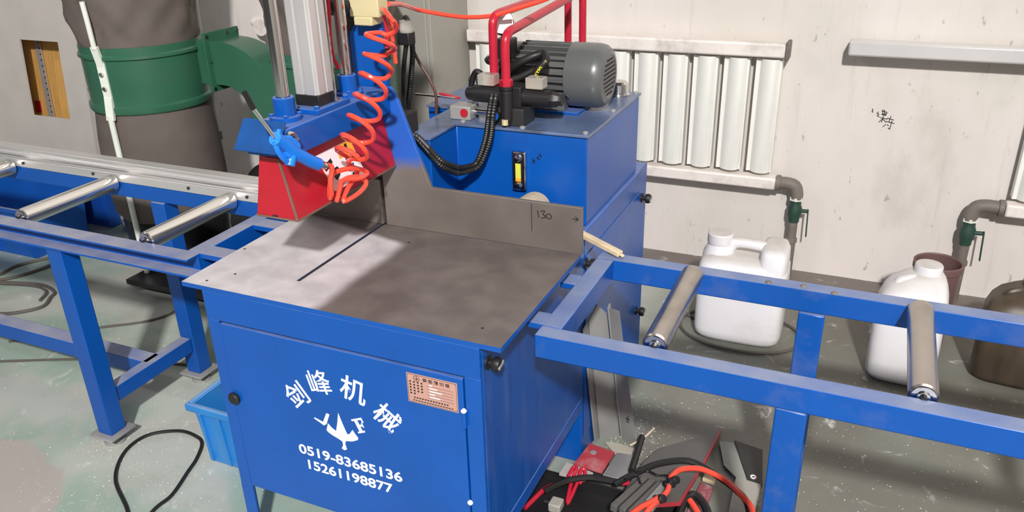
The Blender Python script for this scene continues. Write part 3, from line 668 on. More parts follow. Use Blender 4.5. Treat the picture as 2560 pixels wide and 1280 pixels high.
# sticker on the guard's right face
sn = Vector((.145, 0, .029)).normalized(); 
def gp(y, z, off=.0008): return Vector((GX(z)[1], y, z))+sn*off
def patch(par, name, m, c, off=.0006): 
    p = [gp(y, z, .0002) for y, z in c]; return MB().prism(p, sn*off).build(name, m, par, smooth=False)
st = patch(gd, 'warning_label', LABELW, [(.185, 1.092), (.325, 1.094), (.352, .996), (.218, .996)])
patch(st, 'orange_patch', LABELO, [(.262, 1.0925), (.325, 1.0938), (.333, 1.064), (.268, 1.060)], .001)
patch(st, 'warning_triangle', INK, [(.273, 1.066), (.287, 1.068), (.279, 1.088)], .0014); patch(st, 'warning_glyph', INK, [(.297, 1.076), (.307, 1.077), (.306, 1.089), (.296, 1.088)], .0014)
for (y, z, wv) in ((.288, 1.052, .024), (.297, 1.043, .018), (.284, 1.032, .03), (.29, 1.022, .03), (.3, 1.010, .03)): patch(st, 'printed_line', INK, [(y, z), (y+wv, z), (y+wv+.001, z+.006), (y+.001, z+.006)], .0012)
for pl in ([(.198, 1.064), (.222, 1.068), (.234, 1.072), (.238, 1.062), (.226, 1.054), (.206, 1.048)], [(.232, 1.046), (.25, 1.048), (.26, 1.036), (.25, 1.024), (.236, 1.018), (.228, 1.03)]): patch(st, 'black_smudge', INK, pl, .0013)
# eyebolt
k = MB(); k.tube([(.342, .06+.018*math.cos(a), 1.166+.018*math.sin(a)) for a in np.linspace(0, 2*math.pi, 17)[:-1]], .0045, 8, 1, True); k.cyl((.322, .078, 1.166), (.345, .078, 1.166), .006, 8); k.build('eyebolt', CHROME, saw)
# guide rods with bushings
for y in (.145, .39):
    MB().cyl((.267, y, 1.18), (.267, y, 1.74), .0145, 24).build('guide_rod', CHROME, saw)
    bs = MB().lathe([(.036, 1.186), (.036, 1.196), (.0245, 1.197), (.0245, 1.236), (.022, 1.238), (.0165, 1.238), (.0165, 1.2)], (.267, y, 0), n=32, cap=False).build('rod_bushing', BLUE, saw)
    for a in (.6, 2.2, 3.9, 5.4): MB().lathe([(.006, 0), (.006, .005), (.004, .006)], (.267+.0305*math.cos(a), y+.0305*math.sin(a), 1.196), n=6).build('bolt', BLUE, bs)
# pneumatic cylinder
MB().box((.216, .195, 1.186), (.318, .325, 1.198)).build('cylinder_flange', BLUE, saw, .002)
for x, y in ((.224, .203), (.31, .203), (.224, .317), (.31, .317)): MB().lathe([(.0065, 0), (.0065, .007), (.004, .008)], (x, y, 1.198), n=10).build('bolt', BLUE, saw)
MB().box((.238, .222, 1.198), (.304, .29, 1.224)).build('cylinder_foot', BLACKM, saw, .002)
c_ = [(.238, .226), (.244, .221), (.262, .221), (.264, .2235), (.270, .2235), (.272, .221), (.296, .221), (.299, .223), (.301, .2265), (.304, .229), (.304, .25), (.3015, .252), (.3015, .258), (.304, .26), (.304, .284), (.298, .29), (.244, .29), (.238, .284)]
MB().prism([(x, y, 1.224) for x, y in c_], (0, 0, .515)).build('cylinder_tube', ALUC, saw, .0008, ang=.4)
MB().cyl((.312, .275, 1.20), (.312, .275, 1.74), .004, 10).build('tie_rod', CHROME, saw)
# rear column, top plate, valve bank
MB().prism([(.212, .50, 1.10), (.212, .50, 1.315), (.236, .50, 1.348), (.31, .50, 1.348), (.31, .50, 1.10)], (0, .02, 0)).build('column_plate', BLUE, saw, .0015)
MB().box((.215, .522, 1.1), (.262, .56, 1.74)).build('column_post', DARK, saw, .002)
MB().box((.19, .10, 1.74), (.345, .56, 1.765)).build('top_plate', BLUE, saw, .003)
vb = MB().box((.250, .455, 1.365), (.335, .50, 1.425)); vb.box((.262, .452, 1.345), (.315, .495, 1.366)); vb.build('valve_bank', BEIGE, saw, .003)
MB().box((.20, .50, 1.348), (.27, .53, 1.42)).build('valve_bracket', BLACKM, saw, .002)
MB().lathe([(.012, 0), (.02, .004), (.02, .03), (.022, .032), (.022, .05), (.016, .054)], (.262, .43, 1.395), (-.3, -.9, .1), 18).build('regulator_knob', BLACKM, saw)
MB().lathe([(.055, 0), (.062, .02), (.062, .40), (.055, .43)], (.13, .66, .98), n=28).build('feed_cylinder', mat('dark_brown_steel', (78, 70, 67), .4, .3, var=.3, scale=12, k=1), saw)
MB().box((.06, .60, .786), (.20, .74, .98)).build('feed_cylinder_base', DARK, saw)
MB().cyl((.318, .50, 1.318), (.318, .50, 1.298), .007, 8).build('push_fitting', CHROME, saw)
fl_ = MB().cyl((.322, .60, 1.338), (.322, .60, 1.308), .018, 16).build('filter_bowl', CLEAR, saw)
MB().box((.300, .585, 1.276), (.336, .62, 1.309)).build('solenoid_coil', BLACKM, saw, .003)
OA = [(.269, .33, 1.47), (.269, .33, 1.421), (.269, .33, 1.376), (.269, .33, 1.34)]; OB = [(.26, .36, 1.44), (.258, .36, 1.39), (.253, .36, 1.334), (.255, .36, 1.287), (.27, .36, 1.257)]; OC = [(.278, .30, 1.36), (.279, .30, 1.33), (.280, .30, 1.299), (.286, .30, 1.239), (.29, .30, 1.205)]
TUBEA = (OA, ORANGE); TUBEB = (OB, PIPE); TUBEC = (OC, PIPE)
for pts, m_ in (TUBEA, TUBEB, TUBEC, ([(.34, .47, 1.37), (.342, .475, 1.33), (.34, .47, 1.29)], PIPE), ([(.352, .48, 1.36), (.354, .48, 1.30), (.35, .49, 1.25)], ORANGE)):
    MB().tube(pts, .0052, 8).build('air_tube', m_, saw)
MB().lathe([(.008, 0), (.008, .02), (.005, .03), (.009, .035), (.009, .045)], (.335, .48, 1.262), n=8).build('push_fitting', BLACKM, saw)

# orange coiled hose, blow gun, air line
AX = [Vector(p)+Vector((.008, 0, 0)) for p in [(.372,.4196,1.4036),(.372,.3907,1.3481),(.372,.3777,1.3038),(.372,.3562,1.2608),(.372,.3264,1.2196),(.372,.2952,1.1792),(.372,.2627,1.1396),(.372,.228,1.104),(.372,.2117,1.0867)]]
def axp(s):
    s = max(0, min(len(AX)-1.0001, s)); i = int(s); return AX[i].lerp(AX[i+1], s-i), (AX[i+1]-AX[i]).normalized()
path = []
NT = 7; st_ = 14
for i in range(NT*st_+1):
    s = .6+(len(AX)-1.6)*i/(NT*st_); p, d = axp(s)
    e1 = d.cross(Vector((1, 0, 0))).normalized(); e2 = Vector((1, 0, 0))
    a = 2*math.pi*i/st_+1.2
    path.append(p+e1*math.cos(a)*.041+e2*math.sin(a)*.032)
CL = [(.36,.142,1.0905),(.362,.1639,1.078),(.375,.1351,1.0567),(.372,.1382,1.0269),(.36,.1456,1.0097),(.347,.1644,1.0178),(.345,.1749,1.0387),(.352,.1865,1.0573),(.365,.2424,1.0514),(.375,.2809,1.0292),(.372,.2459,1.0253),(.36,.2029,1.0344),(.365,.1796,1.0225),(.368,.1593,1.0),(.355,.1844,1.006),(.35,.2214,1.0283),(.36,.2623,1.022),(.372,.2765,1.005),(.375,.2396,.9919),(.37,.1813,.9902),(.36,.2178,1.0095),(.352,.2724,1.0299),(.36,.2294,1.0703)]
path = [Vector((.345, .455, 1.385)), Vector((.375, .42, 1.39))]+path
mb = MB().tube(path, .0058, 8, 2)
mb.tube([path[-1]]+[Vector(p) for p in CL[::-1]], .0058, 8, 6)
tag(mb.build('coiled_hose', ORANGE, base=(.372, .3, .99)), 'bright orange spiral air hose hanging over the red blade guard', 'hose')
t = thing('blow_gun', 'blue plastic air blow gun with thin metal nozzle on the press beam', 'blow gun', (.365, .03, 1.10))
MB().cyl((.365, -.0634, 1.2702), (.365, -.0114, 1.1935), .0042, 10).build('nozzle', CHROME, t)
MB().cyl((.365, -.0795, 1.305), (.365, -.0625, 1.269), .0055, 10, .006).build('nozzle_tip', BLACK, t)
MB().tube([(.365, -.014, 1.196), (.365, .000, 1.186), (.365, .020, 1.168), (.365, .038, 1.150), (.365, .062, 1.134), (.365, .088, 1.116), (.365, .113, 1.1015)], .0145, 12).build('body', BLUEP, t)
MB().prism([(.357, -.004, 1.198), (.357, .03, 1.190), (.357, .056, 1.166), (.357, .05, 1.136), (.357, .012, 1.146)], (.016, 0, 0)).build('grip_web', BLUEP, t, .003)
MB().tube([(.365, -.016, 1.190), (.366, -.012, 1.170), (.366, .000, 1.150), (.365, .016, 1.136), (.365, .022, 1.132)], .006, 8).build('trigger', BLUEP, t)
MB().cyl((.365, .018, 1.128), (.365, .030, 1.148), .0115, 12).build('valve_cap', BLUEP, t)
MB().cyl((.365, -.006, 1.188), (.365, .003, 1.21), .005, 8).build('hook', BLUEP, t)
MB().lathe([(.008, 0), (.0105, .003), (.0105, .012), (.007, .014), (.009, .018), (.009, .026), (.006, .03)], (.365, .113, 1.1015), (0, .90, -.42), 14).build('hose_coupling', CHROME, t)
k = MB().tube([(.335, .50, 1.392), (.30, .62, 1.375), (.25, .80, 1.335), (.377, .80, 1.321), (.476, .80, 1.327), (.549, .80, 1.348), (.66, .80, 1.385), (.8, .85, 1.46)], .0062, 8)
tag(k.build('air_line', ORANGE, base=(.4, .7, 1.32)), 'orange air hose strung from the saw above the red pipes', 'hose')

# black leads behind the saw
def cablething(name, label, pts, r, m, cat='cable', corr=0, n=8, base=None, sub=8):
    zmin = min(p[2] for p in pts)-r
    k = MB().tube(pts, r, n, sub, corr=corr)
    return tag(k.build(name, m, base=base or (pts[0][0], pts[0][1], max(0, zmin))), label, cat)
cablething('power_lead', 'short black lead hanging from the solenoid coil', [(.318, .602, 1.28), (.300, .61, 1.22), (.285, .62, 1.141), (.275, .63, 1.05), (.27, .63, .90)], .0065, BLACK)
cablething('conduit', 'black corrugated conduit drooping from the filter bowl', [(.325, .605, 1.335), (.262, .70, 1.327), (.272, .70, 1.301), (.2755, .70, 1.2365), (.262, .70, 1.1576), (.2454, .70, 1.0758), (.2464, .70, 1.0049), (.26, .66, .93)], .0085, BLACK, corr=.006, cat='conduit')
cablething('thin_lead', 'thin dark red lead between the saw and the tank', [(.300, .62, 1.31), (.2337, .75, 1.2647), (.2613, .75, 1.2043), (.2962, .75, 1.1494), (.3125, .75, 1.1043), (.309, .75, 1.052)], .0045, mat('dark_red_cable', (84, 52, 50), .5, k=1))

# ------------------------------------------------------------------ hydraulic power unit
hy = thing('hydraulic_power_unit', 'blue hydraulic tank with grey motor, valves and red pipes on top', 'hydraulic unit', (.6, .95, .785))
fp = [(.79, .70), (.79, 1.205), (.22, 1.205), (.22, .86), (.31, .86), (.31, .545), (.40, .545), (.40, .70)]
MB().prism([(x, y, .786) for x, y in fp], (0, 0, .252)).build('tank', BLUE, hy, .003)
fp2 = [(.795, .695), (.795, 1.21), (.216, 1.21), (.216, .856), (.306, .856), (.306, .541), (.404, .541), (.404, .695)]
lid = MB().prism([(x, y, 1.038) for x, y in fp2], (0, 0, .008)).build('lid', LID, hy, .0015)
for x, y in ((.78, .715), (.78, .96), (.78, 1.195), (.415, .715), (.60, .71), (.24, 1.19), (.5, 1.195)): MB().lathe([(.008, 0), (.008, .004), (.004, .006)], (x, y, 1.046), n=8).build('lid_bolt', GALV, lid)
# level gauge
gx, gy = .596, .6985
ga = MB().box((gx-.021, gy-.014, .872), (gx+.021, gy, .985)).build('level_gauge', CHROME, hy, .004)
MB().box((gx-.011, gy-.0155, .892), (gx+.011, gy-.0135, .965)).build('gauge_slot', BLACKM, ga)
MB().box((gx-.008, gy-.0165, .900), (gx+.008, gy-.0145, .952)).build('sight_glass', YEL, ga)
MB().box((gx-.008, gy-.0168, .900), (gx+.008, gy-.0146, .909)).build('red_mark', LABELO, ga)
for z in (.968, .888): MB().lathe([(.0105, 0), (.0105, .006), (.008, .010), (.002, .012)], (gx, gy-.014, z), (0, -1, 0), 12).build('gauge_bolt', CHROME, ga)
k = MB()
for pl in ([(.6313,.9671),(.6367,.9596),(.6407,.9566),(.6347,.9525),(.6330,.9600),(.6395,.9615)], [(.6493,.9747),(.6455,.9690),(.6539,.9660)], [(.6490,.9700),(.6520,.9620)], [(.6553,.9833),(.6560,.9760),(.6599,.9712)], [(.6520,.9760),(.6590,.9770)]): k.ribbon([(x, .6992, z) for x, z in pl], .0018, (0, -1, 0))
k.build('marker_note', INK, hy, smooth=False)['label'] = 'small handwritten marker note'
# breather caps
for x, y, r in ((.735, 1.155, .031), (.265, 1.10, .022)):
    c = MB().lathe([(r+.006, 0), (r+.006, .004), (r-.004, .006), (r-.004, .012), (r, .014), (r, .036), (r-.006, .044), (r-.02, .047)], (x, y, 1.046), n=28).build('breather_cap', CHROME, hy)
# motor
my, mz = .962, 1.146
MB().box((.50, .88, 1.046), (.70, 1.02, 1.053)).build('motor_plate', BLUE, hy, .001)
MB().lathe([(.05, .455), (.085, .46), (.085, .50), (.076, .505), (.076, .665)], (0, my, mz), (1, 0, 0), 40).build('motor_body', MOTOR, hy)
for sy in (-1, 1): MB().box((.52, my+sy*.055-.02, 1.053), (.655, my+sy*.055+.02, 1.085)).build('motor_foot', MOTOR, hy, .003)
for kf in range(26):
    a = 2*math.pi*kf/26+.06
    if -2.0 < a-2*math.pi*(a > math.pi) < -1.15: continue
    c, s = math.cos(a), math.sin(a)
    MB().beam((.505, my+.080*c, mz+.080*s), (.662, my+.080*c, mz+.080*s), .0045, .020, (0, c, s)).build('fin', MOTOR, hy)
fc = MB().lathe([(.088, .655), (.092, .657), (.092, .735), (.088, .752), (.078, .764), (.062, .768), (.060, .766), (.0, .766)], (0, my, mz), (1, 0, 0), 56, cap=False).build('fan_cover', MOTOR, hy)
k = MB()
for r_ in range(9):
    z = mz-.048+r_*.012; hw = math.sqrt(max(0, .056**2-(z-mz)**2)); n = max(2, int(hw*2/.014))
    for c_ in range(n):
        yy = my-hw+hw*2*c_/n; k.box((.7655, yy+.001, z-.0035), (.7668, yy+hw*2/n-.002, z+.0035))
k.build('vent_grille', DARK, fc, smooth=False)
for z, y in ((1.075, .885),): MB().lathe([(.006, 0), (.006, .003), (.003, .004)], (.668, my-.082, mz-.045), (0, -1, -.4), 10).build('screw', CHROME, fc)
# valve stack
MB().box((.50, .715, 1.046), (.60, .80, 1.095)).build('manifold', mat('dark_valve_steel', (62, 62, 62), .4, .5, var=.15, k=1), hy, .002)
MB().box((.52, .735, 1.095), (.585, .80, 1.15)).build('valve_body', BLACKM, hy, .002)
MB().cyl((.585, .765, 1.118), (.665, .765, 1.118), .024, 20).build('solenoid', BLACKM, hy)
MB().lathe([(.022, 0), (.022, .012), (.017, .02), (.017, .032)], (.665, .765, 1.118), (1, 0, 0), 8).build('solenoid_cap', BLACKM, hy)
MB().cyl((.52, .765, 1.118), (.43, .765, 1.118), .024, 20).build('solenoid', BLACKM, hy)
MB().lathe([(.018, 0), (.018, .02), (.012, .025)], (.43, .765, 1.118), (-1, 0, 0), 12).build('solenoid_cap', BLACKM, hy)
for x in (.45, .595): MB().box((x, .745, 1.146), (x+.05, .785, 1.176)).build('plug_connector', CLEAR, hy, .002)
MB().lathe([(.012, 1.046), (.013, 1.06), (.017, 1.063), (.017, 1.14), (.0155, 1.142), (.0155, 1.146), (.018, 1.148), (.018, 1.157)], (.552, .715, 0), n=18).build('throttle_valve', BLACKM, hy)
MB().lathe([(.018, 0), (.019, .003), (.019, .016), (.014, .02)], (.552, .715, 1.157), n=6).build('pipe_nut', PIPE, hy)
MB().cyl((.552, .70, 1.053), (.552, .70, 1.068), .009, 8).build('brass_plug', BEIGE, hy)
bk = MB().lathe([(.014, 0), (.014, .02), (.012, .024)], (.52, .715, 1.075), (.2, -1, .1), 16).build('adjuster_knob', BLACKM, hy)
MB().lathe([(.0115, 0), (.0115, .0015)], (.5248, .6905, 1.0776), (.2, -1, .1), 16).build('knob_face', BLUE, bk)
MB().box((.365, .73, 1.046), (.43, .79, 1.085)).build('shutoff_valve', GALV, hy, .003)
MB().lathe([(.012, 0), (.012, .002)], (.412, .729, 1.068), (0, -1, 0), 16).build('valve_badge', RED, hy)
MB().cyl((.43, .76, 1.066), (.50, .76, 1.066), .009, 12).build('nipple', CHROME, hy)
MB().beam((.37, .78, 1.095), (.30, .80, 1.100), .016, .006).build('valve_lever', PIPE, hy, .002)
MB().cyl((.37, .76, 1.10), (.25, .74, 1.108), .003, 8).build('lever_rod', CHROME, hy)
MB().tube([(.40, .80, 1.09), (.405, .80, 1.14), (.42, .80, 1.17), (.44, .80, 1.16), (.445, .79, 1.13)], .009, 8).build('jumper_lead', BLACK, hy)
# red pipes
MB().tube([(.482, .79, 1.065), (.482, .79, 1.15), (.482, .79, 1.29), (.483, .797, 1.318), (.484, .82, 1.329), (.485, .90, 1.331), (.486, 1.25, 1.334), (.487, 1.345, 1.334), (.487, 1.372, 1.32), (.487, 1.375, 1.29), (.487, 1.375, 1.0), (.487, 1.36, .94), (.487, 1.30, .92), (.487, 1.195, .92)], .0125, 14, 5).build('pressure_pipe', PIPE, hy)
MB().tube([(.552, .715, 1.165), (.552, .715, 1.2), (.552, .715, 1.262), (.553, .722, 1.285), (.553, .745, 1.297), (.552, .82, 1.302), (.547, 1.2, 1.325), (.546, 1.33, 1.331), (.546, 1.352, 1.32), (.546, 1.355, 1.29), (.546, 1.355, 1.0), (.546, 1.34, .94), (.546, 1.29, .92), (.546, 1.195, .92)], .0125, 14, 5).build('return_pipe', PIPE, hy)
# pressure gauge
g_ = MB().lathe([(.03, 0), (.034, .003), (.034, .02), (.031, .024)], (.475, .865, 1.297), (.42, -.85, .3), 28).build('pressure_gauge', CHROME, hy)
MB().lathe([(.029, 0), (.029, .001)], tuple(Vector((.475, .865, 1.297))+Vector((.42, -.85, .3)).normalized()*.0245), (.42, -.85, .3), 28).build('gauge_face', LABELW, g_)
MB().cyl((.478, .87, 1.15), (.478, .87, 1.27), .008, 12).build('gauge_stem', BLACKM, hy)
MB().box((.455, .855, 1.19), (.505, .905, 1.255)).build('relief_valve', BLACKM, hy, .003)
MB().tube([(.43, .86, 1.19), (.445, .855, 1.2), (.46, .85, 1.185), (.462, .85, 1.15)], .013, 10).build('gauge_elbow', CHROME, hy)
MB().box((.44, .86, 1.046), (.50, .93, 1.19)).build('pump_block', BLACKM, hy, .003)
for n_h, (pts, r) in enumerate((([(.47, .86, 1.13), (.50, .84, 1.165), (.54, .83, 1.195), (.58, .84, 1.215), (.605, .86, 1.222)], .012), ([(.50, .86, 1.16), (.53, .845, 1.185), (.56, .84, 1.205), (.59, .86, 1.22)], .010), ([(.595, .80, 1.14), (.60, .80, 1.17), (.612, .805, 1.19), (.628, .815, 1.21), (.615, .84, 1.225)], .011), ([(.47, .83, 1.12), (.51, .815, 1.145), (.55, .82, 1.16), (.59, .83, 1.18)], .011))):
    ho = MB().tube(pts, r, 12, 8).build('hydraulic_hose', BLACK, hy)
    if n_h == 2:
        for j, ch in enumerate('HYDRAULIC HOSE'[::-1]):
            if ch == ' ': continue
            s = j/13; 
            P_ = [Vector(p) for p in pts[:4]]; q = s*2.9; i = min(2, int(q)); c0 = P_[i].lerp(P_[i+1], q-i); dr = (P_[i+1]-P_[i]).normalized()
            vw = (Vector((1.459, -1.272, 1.65))-c0).normalized(); nrm = (Vector((.55, -.8, .25))-dr*dr.dot(Vector((.55, -.8, .25)))).normalized()
            text_mb(ch, .0075, c0+nrm*.0112, -dr, nrm.cross(-dr), .0004, .02).build('hose_print', YELT, ho, smooth=False)
for dx, lab in ((0, 'outer black corrugated conduit looping across the blue tank front'), (.012, 'inner black corrugated conduit looping across the blue tank front')):
    cablething('conduit', lab, [(.535-dx, .685, 1.14), (.5303-dx, .672, 1.092), (.5201-dx*1.2, .668, 1.018), (.492-dx*.8, .655, .946+dx*.6), (.4721-dx*.4, .62, .936+dx), (.4559, .58, .9423+dx*1.4), (.4392, .530, .977+dx*1.2), (.4055, .524, 1.0149+dx), (.3774, .522, 1.0452+dx*.6), (.35, .522, 1.0573), (.30, .535, 1.06)], .0082, BLACK, corr=.006, cat='conduit')
cablething('power_lead', 'black lead looping behind the blue gusset', [(.30, .55, 1.02), (.345, .55, 1.0), (.352, .55, .965), (.33, .55, .945), (.315, .56, .90), (.33, .58, .80)], .008, BLACK)
# round offcut and stick behind the fence
t = thing('round_offcut', 'pale round bar offcut standing behind the steel fence', 'offcut', (.65, .6, .785))
MB().cyl((.672, .53, .862), (.655, .66, .838), .045, 32, bev=.002).build('bar', WOOD, t)
MB().box((.63, .56, .785), (.69, .65, .80)).build('support_block', DARK, t)
k = MB().beam((.795, .637, .791), (.925, .584, .772), .02, .014); k.beam((.925, .584, .772), (.935, .579, .769), .01, .006)
tag(k.build('wood_stick', WOOD, base=(.86, .61, .77), bevel=.002), 'pale wooden stick lying on the corner of the right conveyor', 'stick')

# ------------------------------------------------------------------ jerrycans and bucket
def jerrycan(label, loc, rz, m, capm):
    t = thing('jerrycan', label, 'jerrycan', loc, 'jerrycans along the wall')
    a, b_ = .166, .112
    B0 = (0, 0, 0)
    MB().rings([(0, a-.03, b_-.03, 4), (.006, a-.016, b_-.016, 4.5), (.024, a-.003, b_-.003, 5), (.05, a, b_, 5.5), (.15, a, b_, 5.5), (.27, a, b_, 5.5), (.31, a-.002, b_-.003, 5), (.335, a-.012, b_-.014, 4.5), (.35, a-.035, b_-.04, 4)], n=64).build('body', m, t, base=B0, ang=1.2)
    MB().rings([(.31, .052, b_-.012, 4, .108, 0), (.375, .050, b_-.02, 4, .108, 0), (.398, .042, b_-.032, 4, .106, 0), (.405, .025, b_-.05, 4, .104, 0)], n=40).build('shoulder', m, t, base=B0, ang=1.2)
    MB().lathe([(.066, .30), (.06, .345), (.046, .375), (.04, .39)], (-.10, 0, 0), n=28).build('neck', m, t, base=B0)
    MB().lathe([(.047, .383), (.048, .386), (.048, .42), (.045, .424), (.02, .425)], (-.10, 0, 0), n=32).build('cap', capm, t, base=B0)
    MB().rings([(0, .1, .026, 3)], n=4) if False else None
    MB().tube([(-.065, 0, .355), (-.045, 0, .385), (-.01, 0, .392), (.05, 0, .388), (.075, 0, .38)], .021, 12, 5).build('handle', m, t, base=B0)
    t.rotation_euler.z = rz
    return t
def stubby(label, loc, rz, m, sz=1.0):
    t = thing('jerrycan', label, 'jerrycan', loc, 'jerrycans along the wall'); B0 = (0, 0, 0)
    MB().rings([(0, .085, .075, 4), (.006*sz, .1, .09, 4.5), (.03*sz, .112, .102, 5), (.15*sz, .113, .104, 5), (.29*sz, .112, .103, 4.5), (.33*sz, .104, .096, 4, .004, .006), (.36*sz, .09, .082, 3.4, .01, .014), (.385*sz, .068, .06, 2.8, .022, .024), (.40*sz, .05, .046, 2.2, .03, .03)], n=64).build('body', m, t, base=B0, ang=1.2)
    MB().lathe([(.043, .392*sz), (.045, .394*sz), (.045, .425*sz), (.042, .43*sz), (.02, .432*sz)], (.03, .03, 0), n=32).build('cap', m, t, base=B0)
    MB().tube([(-.062, -.02, .345*sz), (-.05, -.02, .375*sz), (-.02, -.01, .388*sz), (.0, .0, .385*sz)], .014, 10, 5).build('handle', m, t, base=B0)
    t.rotation_euler.z = rz
    return t
jerrycan('white plastic jerrycan with cap at the left, standing in a hose loop', (1.112, 1.655, 0), math.radians(1), CAN, CAN)
stubby('white plastic jerrycan with sloping shoulders behind the second right-hand roller', (1.70, 1.575, 0), math.radians(-3), CAN)
stubby('dark brown stained jerrycan at the right edge', (2.05, 1.70, 0), math.radians(-6), CANB, .88)
t = thing('bucket', 'brown plastic bucket standing behind the sloping-shouldered white jerrycan', 'bucket', (1.785, 1.87, 0))
MB().lathe([(.066, 0), (.07, .004), (.080, .30), (.086, .305), (.086, .33), (.081, .333), (.077, .328), (.064, .01), (0.001, .008)], (1.785, 1.87, 0), n=40, cap=False).build('pail', BROWN, t)
for s in (-1, 1): MB().lathe([(.012, 0), (.012, .006), (.006, .007)], (1.785+s*.07, 1.87+.052, .318), (-s*.8, -.6, 0), 12).build('handle_pivot', BROWN, t)
# floor hoses
loop = [(1.115+.235*math.cos(a), 1.665+.165*math.sin(a), .007+.002*math.sin(3*a)) for a in np.linspace(0, 2*math.pi, 25)[:-1]]
tag(MB().tube(loop, .0065, 8, 4, True).build('hose_loop', CABLE, base=(1.115, 1.665, 0)), 'dark hose lying in a loop around the first jerrycan', 'hose')
cablething('floor_cable', 'dark cable on the floor beside the rear machine base', [(.80, 1.79, .007), (.86, 1.74, .007), (.93, 1.70, .007), (.70, 1.86, .007), (.55, 1.95, .007)][:3], .006, CABLE)
cablething('floor_cable', 'thin black cable looped on the floor in front of the light blue crate', [(-.30, -.12, .006), (-.357, -.055, .006), (-.50, .03, .006), (-.573, .113, .006), (-.60, .19, .006), (-.582, .255, .006), (-.505, .303, .006), (-.43, .300, .006), (-.385, .277, .006), (-.345, .21, .006), (-.324, .151, .006), (-.29, .05, .006), (-.291, -.019, .006), (-.26, -.15, .006)], .0055, BLACK)
cablething('floor_cable', 'grey cable coiled in an oval at the left edge of the floor', [(-2.35, .86, .007), (-2.181, .869, .007), (-1.971, .918, .007), (-1.84, .89, .007), (-1.803, .84, .007), (-1.76, .77, .007), (-1.80, .70, .007), (-1.879, .649, .007), (-2.05, .62, .007)], .0075, CABLE)
cablething('floor_cable', 'second grey strand inside the oval cable coil', [(-2.4, .80, .016), (-2.2, .835, .016), (-1.98, .885, .016), (-1.86, .865, .016), (-1.82, .80, .01)], .006, CABLE)
cablething('floor_cable', 'pair of cables rising towards the blue bin, lower one', [(-2.45, .80, .007), (-2.202, .884, .007), (-2.12, 1.04, .007), (-2.10, 1.25, .007)], .0075, CABLE)
cablething('floor_cable', 'pair of cables rising towards the blue bin, upper one', [(-2.50, .84, .007), (-2.27, .91, .007), (-2.26, 1.05, .007), (-2.05, 1.35, .007)], .0075, CABLE)
cablething('floor_cable', 'thin dark cable crossing the floor behind the conveyor stretcher', [(-1.9, .20, .005), (-1.51, .381, .005), (-1.223, .51, .005), (-.95, .60, .005), (-.777, .642, .005), (-.60, .70, .005)], .0045, CABLE)
cablething('floor_cable', 'dark cable running from the stretcher to the black collector base', [(-1.62, .50, .005), (-1.373, .715, .005), (-1.26, .80, .005), (-1.203, .855, .005), (-1.17, .93, .005), (-1.185, 1.009, .005)], .005, CABLE)

# ------------------------------------------------------------------ offcuts and scrap right of the saw
def plate(name, label, cat, pts, th, m, group=None, edge=None):
    zmin = min(p[2] for p in pts); a, b_, c = Vector(pts[0]), Vector(pts[1]), Vector(pts[2])
    n = (b_-a).cross(c-a).normalized(); n = n if n.z > 0 or (abs(n.z) < .01 and n.y < 0) else -n
    base = (sum(p[0] for p in pts)/len(pts), sum(p[1] for p in pts)/len(pts), max(0, zmin))
    t = thing(name, label, cat, base, group)
    MB().prism(pts, n*-th).build('sheet', m, t, .0006)
    if edge:
        k = MB()
        for i, j in edge: k.beam(Vector(pts[i])-n*th*.5, Vector(pts[j])-n*th*.5, .005, th+.002, n)
        k.build('painted_edge', REDE, t)
    return t
# channel sections leaning on the base
t = thing('channel_section', 'wide grey metal channel leaning against the machine base', 'channel', (.85, .75, 0), 'metal channels leaning on the base')
MB().prism([(.815, .70, .55), (.83, .64, .52), (.81, .795, 0), (.88, .79, 0)][:0] or [(.812, .80, .0), (.868, .835, 0), (.845, .735, .505), (.828, .69, .555), (.812, .665, .51)], (.005, -.004, 0)).build('web', GALV, t, .0006)
MB().prism([(.812, .80, .0), (.800+.006, .80, 0), (.806, .665, .50), (.812, .665, .51)], (0, -.03, -.006)).build('flange', GALV, t, .0006)
t = thing('channel_section', 'narrow grey angle strip with pen marks leaning beside the wide channel', 'channel', (.90, .80, 0), 'metal channels leaning on the base')
MB().prism([(.882, .828, 0), (.932, .812, 0), (.897, .682, .55), (.866, .690, .55)], (.004, -.004, .001)).build('web', GALV, t, .0006)
MB().prism([(.882, .828, 0), (.879, .855, 0), (.862, .718, .55), (.866, .690, .55)], (-.004, -.002, 0)).build('flange', GALV, t, .0006)
k = MB(); k.ribbon([(.904, .7885, .10), (.914, .7855, .10)], .002, (.2, -.95, .2)); k.ribbon([(.902, .7865, .112), (.916, .782, .112)], .002, (.2, -.95, .2)); k.ribbon([(.909, .7835, .122), (.909, .787, .104)], .002, (.2, -.95, .2)); k.build('pen_mark', INK, t, smooth=False)
plate('metal_offcut', 'red painted plate offcut with a bolt hole beside the cabinet', 'offcut', [(.812, .703, .050), (.898, .690, .050), (.891, .585, .050), (.800, .592, .050)], .008, mat('worn_red_plate', (176, 60, 70), .5, var=.15, dirt=(178, 150, 146), dirtamt=.85, dscale=11, k=1))
MB().lathe([(.010, 0), (.010, .0015), (.004, .002)], (.838, .662, .050), (0, 0, 1), 14).build('bolt_hole', GALV, bpy.data.objects['metal_offcut'])
t = thing('wood_block', 'dark block propping up the red painted plate', 'block', (.85, .64, 0))
MB().box((.815, .61, 0), (.885, .68, .041)).build('block', DARK, t, .002)
plate('metal_offcut', 'beige board piece lying behind the red painted plate', 'offcut', [(.84, .775, .012), (.88, .785, .012), (.955, .772, .014), (.965, .72, .018), (.90, .712, .016)], .010, mat('beige_board', (176, 170, 156), .7, var=.12, k=1))
